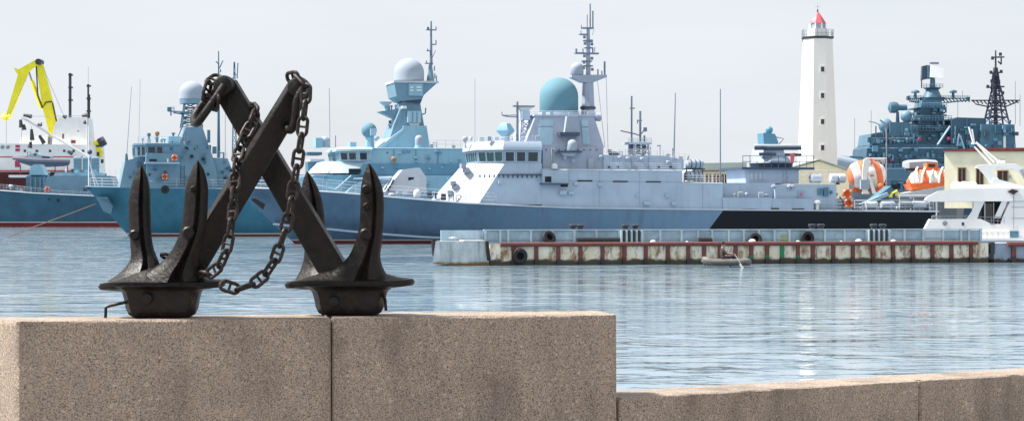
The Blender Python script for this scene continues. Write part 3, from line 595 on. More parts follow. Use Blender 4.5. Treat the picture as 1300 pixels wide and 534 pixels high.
def ladder(fr, px, y0, y1, y, mat, w=4):
    b = MB(); a0, a1 = fr.at(px, y1, y), fr.at(px, y0, y); k = fr.m(px, a0.y) * w / 2; up = Vector((0, -.08, 0))
    for s_ in (-k, k): b.tube([a0 + up + Vector((s_, 0, 0)), a1 + up + Vector((s_, 0, 0))], .025, 4)
    for i in range(9): p = a0.lerp(a1, (i + .5) / 9) + up; b.tube([p - Vector((k, 0, 0)), p + Vector((k, 0, 0))], .02, 4)
    fr.put('ladder', b, mat)
def lattice(fr, name, px, ytop, ybot, rt, rb, y, mat, n=6, r=.06, par=None):
    """four-legged lattice tower between two pixel rows"""
    a, c = fr.at(px, ybot, y), fr.at(px, ytop, y); k = fr.m(px, a.y); b = MB(); lv = []
    for i in range(n + 1):
        u = i / n; h = (rb + (rt - rb) * u) * k; m = a.lerp(c, u); lv.append([m + Vector((h * i_, h * j_, 0)) for i_, j_ in ((-1, -1), (1, -1), (1, 1), (-1, 1))])
    for q in range(4): b.tube([l[q] for l in lv], r, 5)
    for l0, l1 in zip(lv, lv[1:]):
        for q in range(4): b.tube([l0[q], l1[(q + 1) % 4]], r * .6, 4); b.tube([l1[q], l1[(q + 1) % 4]], r * .6, 4)
    return fr.put(name, b, mat, par)
RING = {}
def lifebuoy(fr, px, py, y, rp, label):
    k = fr.m(px, y if not callable(y) else y(4)); p = fr.at(px, py, y); r = rp * k
    o = put('lifebuoy', MB().lathe((0, 0, 0), [(r * .62, -.02), (r * .7, -r * .16), (r * .88, -r * .16), (r, 0), (r * .88, r * .16), (r * .7, r * .16), (r * .62, .02), (r * .62, -.02)], 22, 'y'), 'orange_paint')
    o.matrix_world = Matrix.Translation(fr.O) @ Matrix.Rotation(math.atan2(fr.s, fr.c), 4, 'Z') @ Matrix.Translation((p.x, p.y - .12, p.z)); tag(o, label, 'lifebuoy', 'orange lifebuoys')
    b = MB()
    for a in (45, 135, 225, 315): b.lathe((r * .81 * math.cos(R(a)), -.0, r * .81 * math.sin(R(a))), [(r * .12, -r * .19), (r * .2, -r * .1), (r * .2, r * .1), (r * .12, r * .19)], 8, 'y')
    put('band', b, 'white_paint', o)

# ------------------------------------------------------------------ the grey corvette in the middle
C1 = Fr('corvette', 'large grey missile corvette with a teal radome, its hull black towards the stern', 'warship', 298, 184, 14)
line1 = [(298, 237), (400, 241), (490, 249), (585, 257), (700, 263), (900, 265.5), (1200, 268)]
rows1 = [(0, 5.4, .12, .05), (2, 6.3, 1.2, .35), (5, 8.3, 2.5, 1.0), (9, 11.3, 3.7, 2.0), (14, 15.5, 4.6, 3.2), (20, 20.7, 5, 4.0), (30, 30, 5.05, 4.6), (45, 45, 5.05, 4.7), (58, 58, 4.95, 4.5), (66.5, 66.3, 4.7, 4.2)]
xk = C1.at(901, 290, -5).x; hullmat('hull_one', (.08, .145, .225), (.16, .045, .04), .30, .09, xk - .75 * 1.28, (.004, .005, .008), -.75, (20, 42, (.165, .265, .385)))
hull_line(C1, 'hull', rows1, line1, 'hull_one'); deck_edge(C1, 'rubbing_strake', rows1, line1, 'pale_paint', .08, -.03)
for sg in (-1, 1):
    pr = []
    for px, py, b in ((349, 284, .55), (372, 287, 1.3), (420, 291, 2.75), (470, 296, 3.9), (540, 301, 4.55), (620, 304, 4.85)):
        p = C1.at(px, py, -b); pr.append([Vector((p.x, sg * (b - .25), p.z + .12)), Vector((p.x, sg * (b + .22), p.z + .05)), Vector((p.x, sg * (b + .20), p.z - .05)), Vector((p.x, sg * (b - .3), p.z - .1))])
    C1.put('spray_rail', MB().loft(pr), 'grey_paint')
ys = lambda z: -(4.80 - .10 * (z - 3.5)); off = lambda o: (lambda z: ys(z) + o)
# anchor pocket in the bow
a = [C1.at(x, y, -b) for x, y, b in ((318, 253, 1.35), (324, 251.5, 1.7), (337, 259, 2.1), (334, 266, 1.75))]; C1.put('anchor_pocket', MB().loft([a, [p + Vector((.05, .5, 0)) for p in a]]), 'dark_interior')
rf = front_house(C1, 'forward_house', ((607, 259.5, 4.82), (556, 256, 2.5)), ((641, 207, 4.35), (601, 207, 2.3)), 688, 'grey_paint', 'front_white')
wheelhouse(C1, 687, 640, 608, 207, 190.5, 179, 4.3, 2.35, ('grey_paint', 'grey_paint'), {'side': [(.04, .26), (.34, .56), (.64, .90)], 'corner': [(.05, .31), (.36, .63), (.68, .95)], 'front': [(.03, .2), (.22, .4), (.42, .59), (.61, .78), (.8, .97)]}, ('dark_glass', 'green_glass', 'green_glass'), cm='front_white')
C1.ex('deck_house', [(688, 264.5), (688, 214), (866, 215), (866, 266)], off(-.04), 'grey_paint'); C1.ex('deck_house', [(866, 266.2), (866, 231), (917.5, 232), (917.5, 266.5)], off(-.06), 'grey_paint')
C1.ex('upper_house', [(689, 215), (689, 187), (766, 187), (766, 215)], off(.55), 'lilac_paint'); C1.ex('upper_house', [(766.3, 216), (766.3, 196.5), (842, 197.5), (868, 203), (868, 216)], off(.42), 'grey_paint')
for pts in ([(689, 215.5), (866, 216.5)], [(866, 231.5), (917, 232.5)]): C1.tube('deck_edge_strip', pts, .07, 'pale_paint', off(-.05))
# side details on the house
C1.box('side_shelf', 689, 216, 721, 232.5, off(-.55), .6, 'grey_paint'); C1.box('shelf_foot', 688, 232.5, 722, 234, off(-.75), .8, 'dark_grey'); C1.dome('small_dome', 704, 207, 214.5, 3.8, -4.6, 'white_paint', n=12)
for q in ((692, 224, 700, 231), (712, 233.5, 721, 237), (733, 228.6, 752, 230.2), (778, 229.5, 797, 231), (820, 230, 839, 231.3)): C1.box('vent_slot', *q, off(-.60) if q[0] < 700 else off(-.08), .1, 'dark_interior')
for q in ((711, 242, 720, 247), (722, 243, 729, 246.5), (729, 231, 734, 235), (760, 232, 766, 236), (633, 229, 638, 233), (818, 255.5, 826, 260), (846, 246, 850, 250), (853, 256, 859, 260), (808, 247, 811, 249)): C1.box('hatch', *q, off(-.36), .4, 'grey_paint')
for px in range(609, 688, 6): C1.box('side_bracket', px, 221.5, px + 1.2, 225.5, off(-.14), .2, 'dark_grey')
C1.tube('bracket_rail', [(632, 221.3), (688, 221.6)], .06, 'dark_grey', off(-.1))
for px, py in ((717, 200), (728, 204), (763, 199), (787, 200), (797, 201), (815, 202), (848, 206)): fit(C1, 'pot', px, py + 3, off(.2), 5.5, 5, 'lilac_paint')
for px in (772, 783, 806, 835, 850): C1.box('porthole', px, 211, px + 3, 213.5, off(.38), .06, 'dark_interior')
C1.tube('drain_pipe', [(779, 198), (779, 214)], .05, 'lilac_paint', off(.36)); C1.tube('drain_pipe', [(824, 199), (824, 214)], .05, 'lilac_paint', off(.36))
ladder(C1, 702, 188, 206, off(.5), 'pale_paint')
for px in (761, 812): C1.tube('weld_seam', [(px, 217), (px, 262)], .014, 'seam_grey', off(-.05))
for px in (892,): C1.tube('weld_seam', [(px, 233), (px, 264)], .014, 'seam_grey', off(-.07))
for pts in ([(722, 229.5), (865, 231)],): C1.tube('weld_seam', pts, .014, 'seam_grey', off(-.06))
for px in (747, 802, 853): C1.box('watertight_door', px, 200.5, px + 6.5, 214.5, off(.36), .1, 'lilac_paint')
C1.rail('railing', [(770, 196.5), (842, 197.5)], 7, -3.9, 'pale_paint', 8); C1.rail('railing', [(768, 215.5), (864, 216)], 8, -4.35, 'pale_paint', 8)
for px in range(693, 765, 8): C1.box('handhold', px, 189.5, px + 1.6, 190.6, off(.45), .1, 'dark_grey')
# tower with panels and radome
yt = lambda z: -(3.3 - .22 * (z - 8.8)); tf = lambda o: (lambda z: yt(z) + o)
C1.ex('tower', [(665, 187.3), (680, 147.5), (754, 147.5), (767, 187.3)], yt, 'lilac_paint'); C1.ex('tower_cap', [(678, 147.4), (678, 145.5), (756, 145.5), (756, 147.4)], tf(-.08), 'grey_paint')
for pts in ([(684, 184), (684.5, 161.5), (702, 161.5), (702, 180), (699, 184)], [(684.5, 160), (685, 152), (702, 152), (702, 160)], [(740, 183), (738.5, 162), (747, 162), (749, 183)], [(738.3, 160.5), (738, 152), (746, 152), (746.8, 160.5)]): 
    a = [C1.at(x, y, tf(-.07)) for x, y in pts]; C1.put('array_panel', MB().loft([a, [p + Vector((0, .3, 0)) for p in a]]), 'cyan_light')
C1.box('array_shelf', 711, 168, 736, 172, tf(-.9), 1.1, 'dark_grey'); a = C1.at(717, 168, -3.6); b = C1.at(736, 168, -3.6); c = C1.at(734, 147.5, -3.4); d = C1.at(720, 147.5, -3.4)
C1.put('missile_director', MB().loft([[a, b, c, d], [p + Vector((0, 1.2, 0)) for p in (a, b, c, d)]]), 'white_dome')
C1.box('dome_shelf', 707, 191.5, 739, 193.5, -4.6, 1.4, 'dark_grey'); C1.ex('shelf_gusset', [(712, 193.6), (735, 193.6), (728, 198), (716, 198)], -4.4, 'lilac_paint', -3.6); C1.dome('small_dome', 726.5, 177, 191.5, 6.3, -4.1, 'white_dome', n=16)
C1.cyl('radome_base', 709.5, 143, 147, 25, 25.5, 0, 'grey_paint', n=28); C1.dome('radome', 709.5, 98.5, 143, 23.8, 0, 'teal_dome', n=36, sq=.98)
for px in (690, 700, 724, 748, 752): fit(C1, 'box', px, 146, -2.0, 5, 4, 'grey_paint')
C1.rail('railing', [(678, 146), (756, 146)], 5, -2.2, 'pale_paint', 7)
C1.cyl('mast', 746.5, 104, 187, 6.8, 11, .6, 'lilac_paint', n=8); C1.cyl('mast_collar', 746.5, 135.5, 138.5, 10, 10, .6, 'dark_grey', n=8)
C1.ex('mast_wing', [(726, 95), (770.5, 95), (770.5, 98), (754, 104.5), (740, 104.5), (726, 98)], .1, 'lilac_paint', 1.2); C1.dome('small_dome', 732.5, 79.5, 94.8, 8, .6, 'white_dome', n=18, sq=.9); C1.cyl('dome_foot', 732.5, 94, 97, 6, 5, .6, 'grey_paint')
C1.cyl('topmast', 746.8, 35, 95, 2.1, 3.0, .6, 'lilac_paint', n=8)
for y_, x0, x1 in ((35, 739.5, 754), (43, 736.5, 746), (51, 742, 752), (60, 743, 753), (67, 731, 760.5), (77, 740, 752), (83, 742, 753)): C1.box('yard', x0, y_, x1, y_ + 1.3, .3, .6, 'antenna_metal')
for px, y0, y1, r in ((749.2, 5, 35, .07), (752.6, 14, 35, .07), (745.5, 19, 35, .045), (738, 32, 37, .05), (737.5, 39, 43, .04), (731.5, 62, 69, .10), (740, 62, 67, .06), (752.5, 61, 67, .07), (767.5, 78, 95, .10), (759, 88, 95, .07), (755, 60, 66, .04), (764, 90, 95, .06)): C1.tube('antenna', [(px, y0), (px, y1)], r, 'antenna_metal', .6)
for px, py in ((742, 49), (751, 54), (742.5, 57), (751.5, 58), (742, 73), (751.5, 76), (741.5, 81), (752, 90), (741, 88)): fit(C1, 'box', px, py, .4, 3, 3.4, 'antenna_metal')
C1.tubes('stays', [[(754, 37), (752, 45)], [(758, 98), (768, 187, -2)], [(769.5, 97), (772, 192, -2)]], .02, 'antenna_metal', .6)
fit(C1, 'drum', 759, 154, -1.0, 7, 10, 'lilac_paint')
# bridge roof: small lattice mast, navigation radar, director
C1.cyl('signal_mast', 656.8, 129, 179, 1.3, 1.8, -1.5, 'antenna_metal'); C1.box('yard', 652, 134, 679, 135.6, -1.7, .4, 'antenna_metal'); C1.ex('radar_scanner', [(659, 136), (677, 136), (671, 141), (663, 141)], -1.9, 'pale_paint', -1.1)
C1.box('radar_plinth', 663, 141, 673, 152, -2.1, 1.2, 'grey_paint'); C1.tubes('signal_yard', [[(637, 142), (637.5, 146.5), (644, 148), (656, 148.5)], [(637, 146.5), (656, 146)]], .05, 'antenna_metal', -1.6)
lattice(C1, 'lattice_mast', 668, 152, 180, 4.5, 6, -1.5, 'lilac_paint', 3, .07)
a = C1.at(641.5, 165, -1.2); k = C1.m(641, -1.2); rr = 11.5 * k
C1.put('fire_director', MB().lathe(a, [(.1, -rr), (rr * .98, -.15 * rr), (rr, 0), (rr * .55, .7 * rr), (.2, .8 * rr)], 4), 'cyan_paint'); C1.cyl('director_post', 643, 172, 180, 3.5, 4.5, -1.2, 'grey_paint')
clutter(C1, [(598, 179), (621, 179), (630, 178), (638, 178), (650, 178), (664, 178), (676, 178), (682, 178)], -2.2, ('pale_paint', 'lilac_paint', 'grey_paint'), 1.5)
C1.ball('sensor_ball', 590.5, 176.5, 3.6, -.2, 'white_dome'); C1.cyl('sensor_post', 590.5, 178, 188, 1, 2.2, -.2, 'pale_paint'); fit(C1, 'box', 611, 180, -1.2, 6.5, 6, 'pale_paint'); C1.rail('railing', [(606, 180), (656, 180)], 6, -1.9, 'pale_paint', 6)
# foredeck: gun, lockers, rails
yg = -1.3
a = [C1.at(x, y, yg) for x, y in ((489, 243), (497, 233), (512, 215.5), (534, 212.5), (541, 224), (541.5, 244))]; b = [p + Vector((.35 * (i in (2,)), 2.6, 0)) for i, p in enumerate(a)]
sh = [Vector((p.x * 1, p.y - (.35 if i in (0, 5, 1, 4) else 0), p.z)) for i, p in enumerate(a)]
C1.put('gun_turret', MB().loft([[Vector((p.x, yg + (.0 if i in (0, 5) else .45 if i in (2, 3) else .1), p.z)) for i, p in enumerate(a)], [Vector((p.x, yg + 2.6 - (.0 if i in (0, 5) else .45 if i in (2, 3) else .1), p.z)) for i, p in enumerate(a)]]), 'pale_paint')
C1.box('turret_door', 518.5, 225, 525.5, 239, yg + .12, .12, 'dark_interior'); C1.tube('gun_barrel', [(449, 227), (478, 226.5), (497, 226)], .07, 'grey_paint', yg + 1.3, None, 8, .16); C1.cyl('turret_ring', 515, 243, 247, 24, 25, 0, 'grey_paint')
C1.tubes('turret_prop', [[(488, 241), (497, 226)], [(492, 243), (500, 228)]], .08, 'dark_grey', yg - .05)
C1.dome('capstan', 529.5, 240, 250, 4.5, -3.6, 'white_paint', n=12); fit(C1, 'pot', 497, 250, -3.6, 8, 5, 'pale_paint')
for px, py in ((545, 251), (553, 252), (563, 254), (573, 255), (582, 256)): fit(C1, ('frame', 'vent', 'box')[int(px) % 3], px, py, -3.4, 6, 8, 'dark_grey' if px % 2 else 'lilac_paint')
for px, py in ((578, 240), (571, 248), (582, 246), (588, 214), (592, 219), (575, 236)): 
    p = C1.at(px, py, -2.6); C1.put('locker', MB().box(p.x - .2, p.x + .25, p.y - .2, p.y + .6, p.z, p.z + .45), 'lilac_paint')
rail_edge(C1, rows1, line1, .4, 23); rail_edge(C1, rows1, line1, 48.3, 66)
# second mast on the long house
lattice(C1, 'lattice_mast', 811, 182, 197, 9, 10, 0, 'lilac_paint', 2, .10); C1.box('mast_platform', 798, 180.5, 827.5, 183, -1.1, 2.2, 'grey_paint'); C1.rail('railing', [(798, 180.5), (827, 180.5)], 5, -1.1, 'cyan_light', 5)
for q in ((801, 183, 806, 196), (810, 183, 813, 196), (817, 183, 820, 196)): C1.box('mast_leg', *q, -.6, .5, 'dark_grey')
for px, y0, y1, r in ((801.8, 122, 182, .09), (812.7, 141, 180, .11), (818, 172, 180, .1), (838, 184, 197, .04), (826, 186, 197, .04), (854, 188, 199, .05)): C1.tube('antenna', [(px, y0), (px, y1)], r, 'antenna_metal', 0)
for seg in [[(799.5, 137.5), (806, 137.5)], [(788, 166), (806, 170), (812, 172)], [(812, 172), (820, 163)], [(810, 153), (815, 153)], [(809.5, 157), (809.5, 152)], [(834, 185), (838, 184.5)]]: C1.tube('yard', seg, .06, 'antenna_metal', 0)
fit(C1, 'box', 819, 167, 0, 4, 5, 'antenna_metal')
C1.dome('canvas_cover', 780, 192.5, 196.5, 7, -1, 'dark_grey', n=12, sq=.5); clutter(C1, [(774, 196), (788, 197), (848, 199), (856, 201), (864, 203)], -1.5, 'lilac_paint')
C1.tube('whip_antenna', [(855.5, 201), (857.5, 118)], .075, 'antenna_metal', -1, None, 6, .04); C1.tube('whip_antenna', [(914.5, 265), (914.5, 113)], .075, 'antenna_metal', -4.5, None, 6, .045)
# liferaft canisters in racks
for y0, y1, x0, x1 in ((203, 213.5, 871, 893), (217, 229, 869.5, 891)):
    for yy in (-3.2, -1.2):
        a, b = C1.at(x0, (y0 + y1) / 2, yy), C1.at(x1, (y0 + y1) / 2, yy); r = (y1 - y0) / 2 * C1.m(880, yy)
        c = C1.put('liferaft_canister', MB().lathe((a.x, a.y, a.z), [(r * .6, 0), (r * .95, .1), (r, .2), (r, b.x - a.x - .2), (r * .95, b.x - a.x - .1), (r * .6, b.x - a.x)], 16, 'x'), 'white_dome')
        for u in (.25, .5, .75): C1.put('strap', MB().lathe((a.x + (b.x - a.x) * u, a.y, a.z), [(r + .02, -.04), (r + .03, 0), (r + .02, .04)], 16, 'x'), 'dark_grey', c)
C1.tubes('canister_rack', [[(868, 214.5), (895, 214.5)], [(868, 230.5), (894, 230.5)], [(872, 214), (868, 232)], [(882, 214), (882, 232)], [(892, 214), (892, 232)], [(874, 198), (871, 214)]], .06, 'dark_grey', -3.3)
C1.rail('railing', [(842, 200), (875, 206)], 9, -3.6, 'pale_paint', 6); C1.rail('railing', [(868, 232), (917, 232)], 9, -4.5, 'pale_paint', 8)
# after part: low bulwark, house, gun platform
C1.box('bulwark_plate', 918, 251, 979.5, 265.8, -5.0, .12, 'grey_paint'); C1.box('bulwark_plate', 980.2, 252, 1033, 266, -4.98, .12, 'grey_paint')
C1.ex('after_house', [(917.6, 265), (917.6, 232), (984, 232), (984, 264), ], lambda z: -4.0, 'grey_paint'); C1.ex('after_house', [(984.2, 266), (984.2, 234), (1062, 234), (1062, 266)], lambda z: -4.5, 'grey_paint')
C1.box('house_door', 1013, 241.5, 1021, 252, -4.54, .1, 'lilac_paint'); C1.box('door_mark', 1016, 245, 1018, 247.5, -4.58, .06, 'pink_red')
for q in ((1046, 238, 1052, 249), (1039, 239, 1045, 247), (1055, 242, 1057, 246)): C1.box('wall_locker', *q, -4.75, .3, 'blue_mid')
for q in ((943, 265, 960, 266.4), (979, 264, 989, 265.6), (1006, 264.6, 1021, 266)): C1.box('vent_slot', *q, -5.05, .1, 'dark_interior')
clutter(C1, [(933, 250), (940, 250), (948, 250), (966, 251), (973, 251)], -4.4, ('lilac_paint', 'pale_paint'), .2); fit(C1, 'vent', 1037.5, 266, -4.8, 8, 11, 'white_paint')
for px in (982, 1002, 1006): fit(C1, 'pot', px, 240, -4.6, 6, 5, 'lilac_paint')
C1.ex('gun_house', [(947, 233), (945, 215), (1014, 215), (1014, 233)], lambda z: -2.6, 'grey_paint'); C1.box('gun_platform', 942, 212.5, 1034, 215, -3.2, 6.4, 'dark_grey'); C1.rail('railing', [(943, 212.5), (1033, 212.5)], 14, -3.1, 'dark_grey', 9, 2, .03)
for px in (953, 958.5, 964, 969.5): C1.box('house_slit', px, 219, px + 2.6, 228, -2.66, .08, 'pale_paint')
ladder(C1, 998, 214, 233, -2.7, 'pale_paint', 5)
C1.cyl('gun_mount_base', 979, 199, 207, 20, 26, 0, 'grey_paint', n=10); C1.cyl('gun_mount_skirt', 979, 207, 212.5, 27, 25, 0, 'dark_grey', n=10); C1.ex('gun_mount', [(968, 199), (970, 187), (994, 187), (997, 199)], -1.5, 'grey_paint', 1.5)
for py, x0, x1, yy, mt in ((185, 958, 1017, -1.7, 'pale_paint'), (188.6, 958, 1017, -1.7, 'dark_grey'), (185, 958, 1017, 1.5, 'pale_paint'), (196.5, 993, 1017, -1.2, 'stripe_black'), (195.5, 964, 985, -1.9, 'dark_grey'), (187, 958, 972, -1.9, 'dark_grey')): C1.tube('missile_tube', [(x0, py), (x1, py)], .14, mt, yy, None, 8)
a = [C1.at(x, y, -.8) for x, y in ((970, 186), (969, 169), (973, 168), (984, 170), (988, 180), (988, 186))]; C1.put('gun_radar', MB().loft([a, [p + Vector((0, 1.6, 0)) for p in a]]), 'cyan_dark'); C1.ball('radar_head', 976.5, 165, 4.5, 0, 'cyan_dark'); C1.tubes('radar_arm', [[(985, 174), (995, 176), (989, 183)]], .05, 'antenna_metal', -.4)
C1.ex('flag_cloth', [(1003, 195), (1009, 194), (1008, 206), (1004, 207)], -3.3, 'pink_red', -3.25)
C1.rail('railing', [(1015, 234), (1061, 234)], 17, -4.3, 'pale_paint', 9, 3)
for px in (1033, 1038, 1058, 1068): fit(C1, 'drum', px, 232, -3.2, 9, 11, 'pale_paint')
# stern deck: canisters, winches, folded crane
for i, px in enumerate((1106, 1127, 1149, 1166)): fit(C1, 'drum', px, 265, -4.2, 17 if i % 2 else 15, 9, ('pale_paint', 'white_dome', 'deck_grey')[i % 3])
clutter(C1, [(1070, 266), (1083, 266), (1092, 266), (1098, 266), (1117, 266), (1139, 266), (1158, 266), (1175, 267), (1181, 267)], -3.6, ('lilac_paint', 'dark_grey', 'pale_paint'), .6)
C1.ex('folded_crane', [(1100, 262), (1109, 253), (1122, 243), (1131, 236), (1134, 241), (1128, 250), (1132, 262)], -2.6, 'blue_mid', -1.2); C1.ex('crane_jib', [(1092, 259), (1127, 244), (1129, 248), (1097, 262)], -2.9, 'cyan_light', -2.5)
C1.tubes('deck_frame', [[(1142, 266), (1142, 248), (1180, 248), (1180, 267)], [(1160, 248), (1160, 267)], [(1142, 257), (1180, 257)], [(1085, 266), (1085, 254), (1100, 254), (1100, 266)]], .05, 'pale_paint', -4.5)
C1.tubes('hose_reel', [[(1068, 262), (1074, 258), (1080, 262), (1085, 266)], [(1066, 250), (1070, 255), (1071, 262)]], .09, 'rope', -4.6)
lifebuoy(C1, 1075, 246, -4.62, 6.2, 'upper of two orange lifebuoys on the after end of the grey corvette'); lifebuoy(C1, 1077, 257.5, -4.72, 6, 'lower of two orange lifebuoys on the after end of the grey corvette')
# ------------------------------------------------------------------ the turquoise corvette behind
C2 = Fr('corvette', 'turquoise corvette behind the grey one, pale radome on a stepped tower', 'warship', 360, 205.5, 14)
line2 = [(360, 226), (400, 222.5), (480, 222), (700, 226), (1000, 262), (1100, 264)]
rows2 = [(0, 4.2, .12, .05), (2, 5.2, 1.3, .4), (5, 7.5, 2.9, 1.4), (9, 10.5, 4.1, 2.6), (14, 15, 4.8, 3.6), (22, 22, 5, 4.3), (36, 36, 5, 4.5), (44, 44, 5, 4.5), (56, 56, 4.6, 4.2)]
hullmat('hull_two', (.23, .45, .58), (.16, .045, .04), .3, .08); hull_line(C2, 'hull', rows2, line2, 'hull_two'); deck_edge(C2, 'rubbing_strake', rows2, line2, 'cyan_light', .07)
y2 = lambda z: -(4.75 - .10 * (z - 6.8)); o2 = lambda o: (lambda z: y2(z) + o)
front_house(C2, 'forward_house', ((444, 219.5, 4.7), (398, 221, 2.6)), ((469, 204.5, 4.45), (412, 204.5, 2.5)), 473, 'cyan_paint', 'front_blue')
wheelhouse(C2, 472, 455, 432, 204.5, 192, 186.5, 4.4, 3.2, ('cyan_light', 'cyan_light'), {'side': [(.12, .62)], 'corner': [(.10, .44), (.54, .90)], 'front': [(.02 + i * .14, .11 + i * .14) for i in range(7)]}, ('dark_glass', 'dark_glass', 'blue_glass'), cm='front_blue')
C2.ex('deck_house', [(471, 222.6), (471, 188), (640, 189), (640, 224)], o2(.15), 'cyan_paint'); C2.ex('side_band', [(458, 221.5), (458, 212), (462, 207.5), (640, 208), (640, 221.5)], o2(.02), 'cyan_dark')
C2.box('side_recess', 443, 214, 458, 219.5, o2(-.10), .2, 'dark_interior'); C2.tube('deck_edge_strip', [(471, 188), (640, 189)], .06, 'cyan_light', o2(.1))
C2.ex('forward_bulwark', [(436, 248), (446, 238), (470, 222.6), (640, 224), (640, 250)], -5.06, 'cyan_paint')
C2.tubes('bulwark_seam', [[(398, 234), (426, 240)], [(426, 240), (446, 222.5)]], .05, 'cyan_light', -4.9)
ladder(C2, 543, 195, 206, o2(.1), 'cyan_light', 6); C2.box('hatch', 511, 191, 515, 194, o2(.02), .15, 'cyan_dark'); C2.box('hatch', 517, 191, 521, 194, o2(.02), .15, 'cyan_dark'); fit(C2, 'pot', 500, 206, o2(-.3), 7, 7, 'wood'); C2.box('porthole', 491, 193, 492.5, 194.5, o2(.1), .1, 'dark_interior')
for q in ((435, 226, 437, 230), (411, 224, 416, 229)): C2.box('hatch', *q, -5.02, .1, 'cyan_dark')
yt2 = lambda z: -(2.9 - .16 * (z - 9.3)); t2 = lambda o: (lambda z: yt2(z) + o)
C2.ex('tower', [(482, 188), (505, 171), (512, 165), (512, 159.5), (541.5, 159.5), (546, 188)], yt2, 'cyan_paint'); C2.ex('tower', [(495, 176), (500, 159), (513, 128), (533, 128), (538.5, 159.6), (539, 170)], t2(.45), 'blue_paint')
C2.ex('tower_fin', [(481, 188), (494.5, 176), (512, 163.5), (512, 167), (489, 186)], t2(-.12), 'cyan_light')
C2.box('sensor_box', 518, 141, 534.5, 155.5, t2(.0), .9, 'cyan_light'); C2.ex('box_foot', [(519, 156), (534, 156), (531, 160), (522, 160)], t2(.1), 'pale_paint', -1)
for px in (523.5, 529): C2.box('box_rib', px, 142, px + .9, 155, t2(-.06), .2, 'cyan_dark')
C2.ex('tower_head', [(500.5, 104.5), (556, 104.5), (538, 121), (536, 126), (512, 128), (503.5, 122)], -2.3, 'blue_paint', 2.3); C2.box('head_panel', 519, 106.5, 537, 121.5, -2.5, .3, 'cyan_paint')
for px, py in ((521, 110), (529, 110), (521, 113.8), (529, 113.8)): C2.box('panel_lamp', px, py, px + (4 if px < 525 else 6), py + 1.6, -2.56, .1, 'white_paint')
C2.box('head_rim', 500, 103, 557, 104.8, -2.45, 4.9, 'pale_paint'); C2.dome('radome', 519.3, 74, 103, 18.8, 0, 'white_dome', n=32, sq=.98)
C2.ex('tower_gusset', [(512, 128.5), (519, 122), (536, 126), (534, 131)], -2.0, 'dark_grey', 1.6)
C2.cyl('topmast_cone', 546.5, 82, 103, 2.0, 5.0, 0, 'blue_paint', n=8); C2.cyl('topmast', 547.3, 27, 83, 1.0, 2.0, 0, 'antenna_metal', n=8)
for x0, x1, y_ in ((541.5, 554, 37.5), (547, 554, 56), (542, 547, 64), (540, 550, 80)): C2.box('yard', x0, y_, x1, y_ + 1.0, -.2, .4, 'antenna_metal')
for px, y0, y1 in ((543, 34, 38), (553.5, 34, 38), (553.5, 51, 56), (543, 62, 65), (541.5, 77, 81), (551.5, 84, 90), (552, 93, 100), (554, 96, 106)): C2.tube('antenna', [(px, y0), (px, y1)], .06, 'antenna_metal', 0)
C2.tubes('stays', [[(549, 73), (553, 64)]], .03, 'antenna_metal'); fit(C2, 'box', 543.5, 37.5, 0, 2.5, 2.5, 'dark_grey')
C2.ex('radar_platform', [(482, 141.5), (506, 138), (508, 146), (501, 150)], -.9, 'blue_paint', .9); C2.ex('radar_scanner', [(483.5, 129), (499, 129), (494, 134), (489, 134)], -.8, 'cyan_light', .2); C2.cyl('radar_post', 491.5, 134, 141, 3.2, 4.5, -.3, 'cyan_paint'); clutter(C2, [(497, 140), (502, 139)], -.2, 'cyan_light', .2)
C2.tubes('tower_arm', [[(534, 146), (540, 144), (540.5, 137)], [(503, 139), (508, 131)], [(498, 165), (493, 158)], [(506, 166), (500, 164)]], .07, 'blue_paint', -.8); fit(C2, 'box', 495, 157, -.9, 3, 4, 'dark_grey'); fit(C2, 'box', 513, 138, -2.0, 6, 3.5, 'white_paint')
C2.dome('small_dome', 532, 171.5, 187, 5.2, -3.6, 'white_dome', n=16); C2.cyl('dome_foot', 532, 184, 188.5, 5.2, 6, -3.6, 'cyan_paint')
C2.ball('fire_director', 468.5, 165.5, 9.8, -1.5, 'teal_dome'); C2.cyl('director_post', 469.5, 172, 188, 5.2, 6.2, -1.5, 'cyan_paint', n=8); C2.box('director_box', 470.5, 163, 477.5, 172, -2.6, 1.2, 'cyan_light'); C2.tube('director_arm', [(476, 178), (481, 174)], .14, 'cyan_light', -2.2)
C2.box('equipment_box', 444.5, 180.5, 452.5, 187, -2, 1.2, 'cyan_paint'); C2.dome('satellite_dome', 412.5, 173, 187, 6.5, 0, 'white_dome', n=16); C2.box('equipment_box', 401, 175, 410, 187, -1, 2.0, 'cyan_paint')
C2.box('bridge_wing', 390, 193, 409, 196.5, 3.0, 3, 'blue_mid'); C2.box('bridge_wing', 394, 202, 412, 205, 2.5, 3, 'pale_paint'); C2.ex('wing_support', [(391, 219), (391, 205), (408, 205), (404, 219)], 2.6, 'blue_mid', 4.5)
C2.tube('whip_antenna', [(419, 187), (418, 112)], .03, 'antenna_metal', 1); C2.tube('antenna', [(426, 187), (426, 172)], .05, 'antenna_metal', 0); C2.rail('railing', [(546, 188), (585, 188.5)], 10, -3.5, 'pale_paint', 9, 2); clutter(C2, [(548, 188), (552, 188), (576, 188.5)], -2.6, 'pale_paint', .3)
C2.tube('whip_antenna', [(603, 186), (603, 100)], .02, 'antenna_metal', 1)
C2.rail('railing', [(394, 222.5), (440, 222)], 8, -3.4, 'pale_paint', 9)

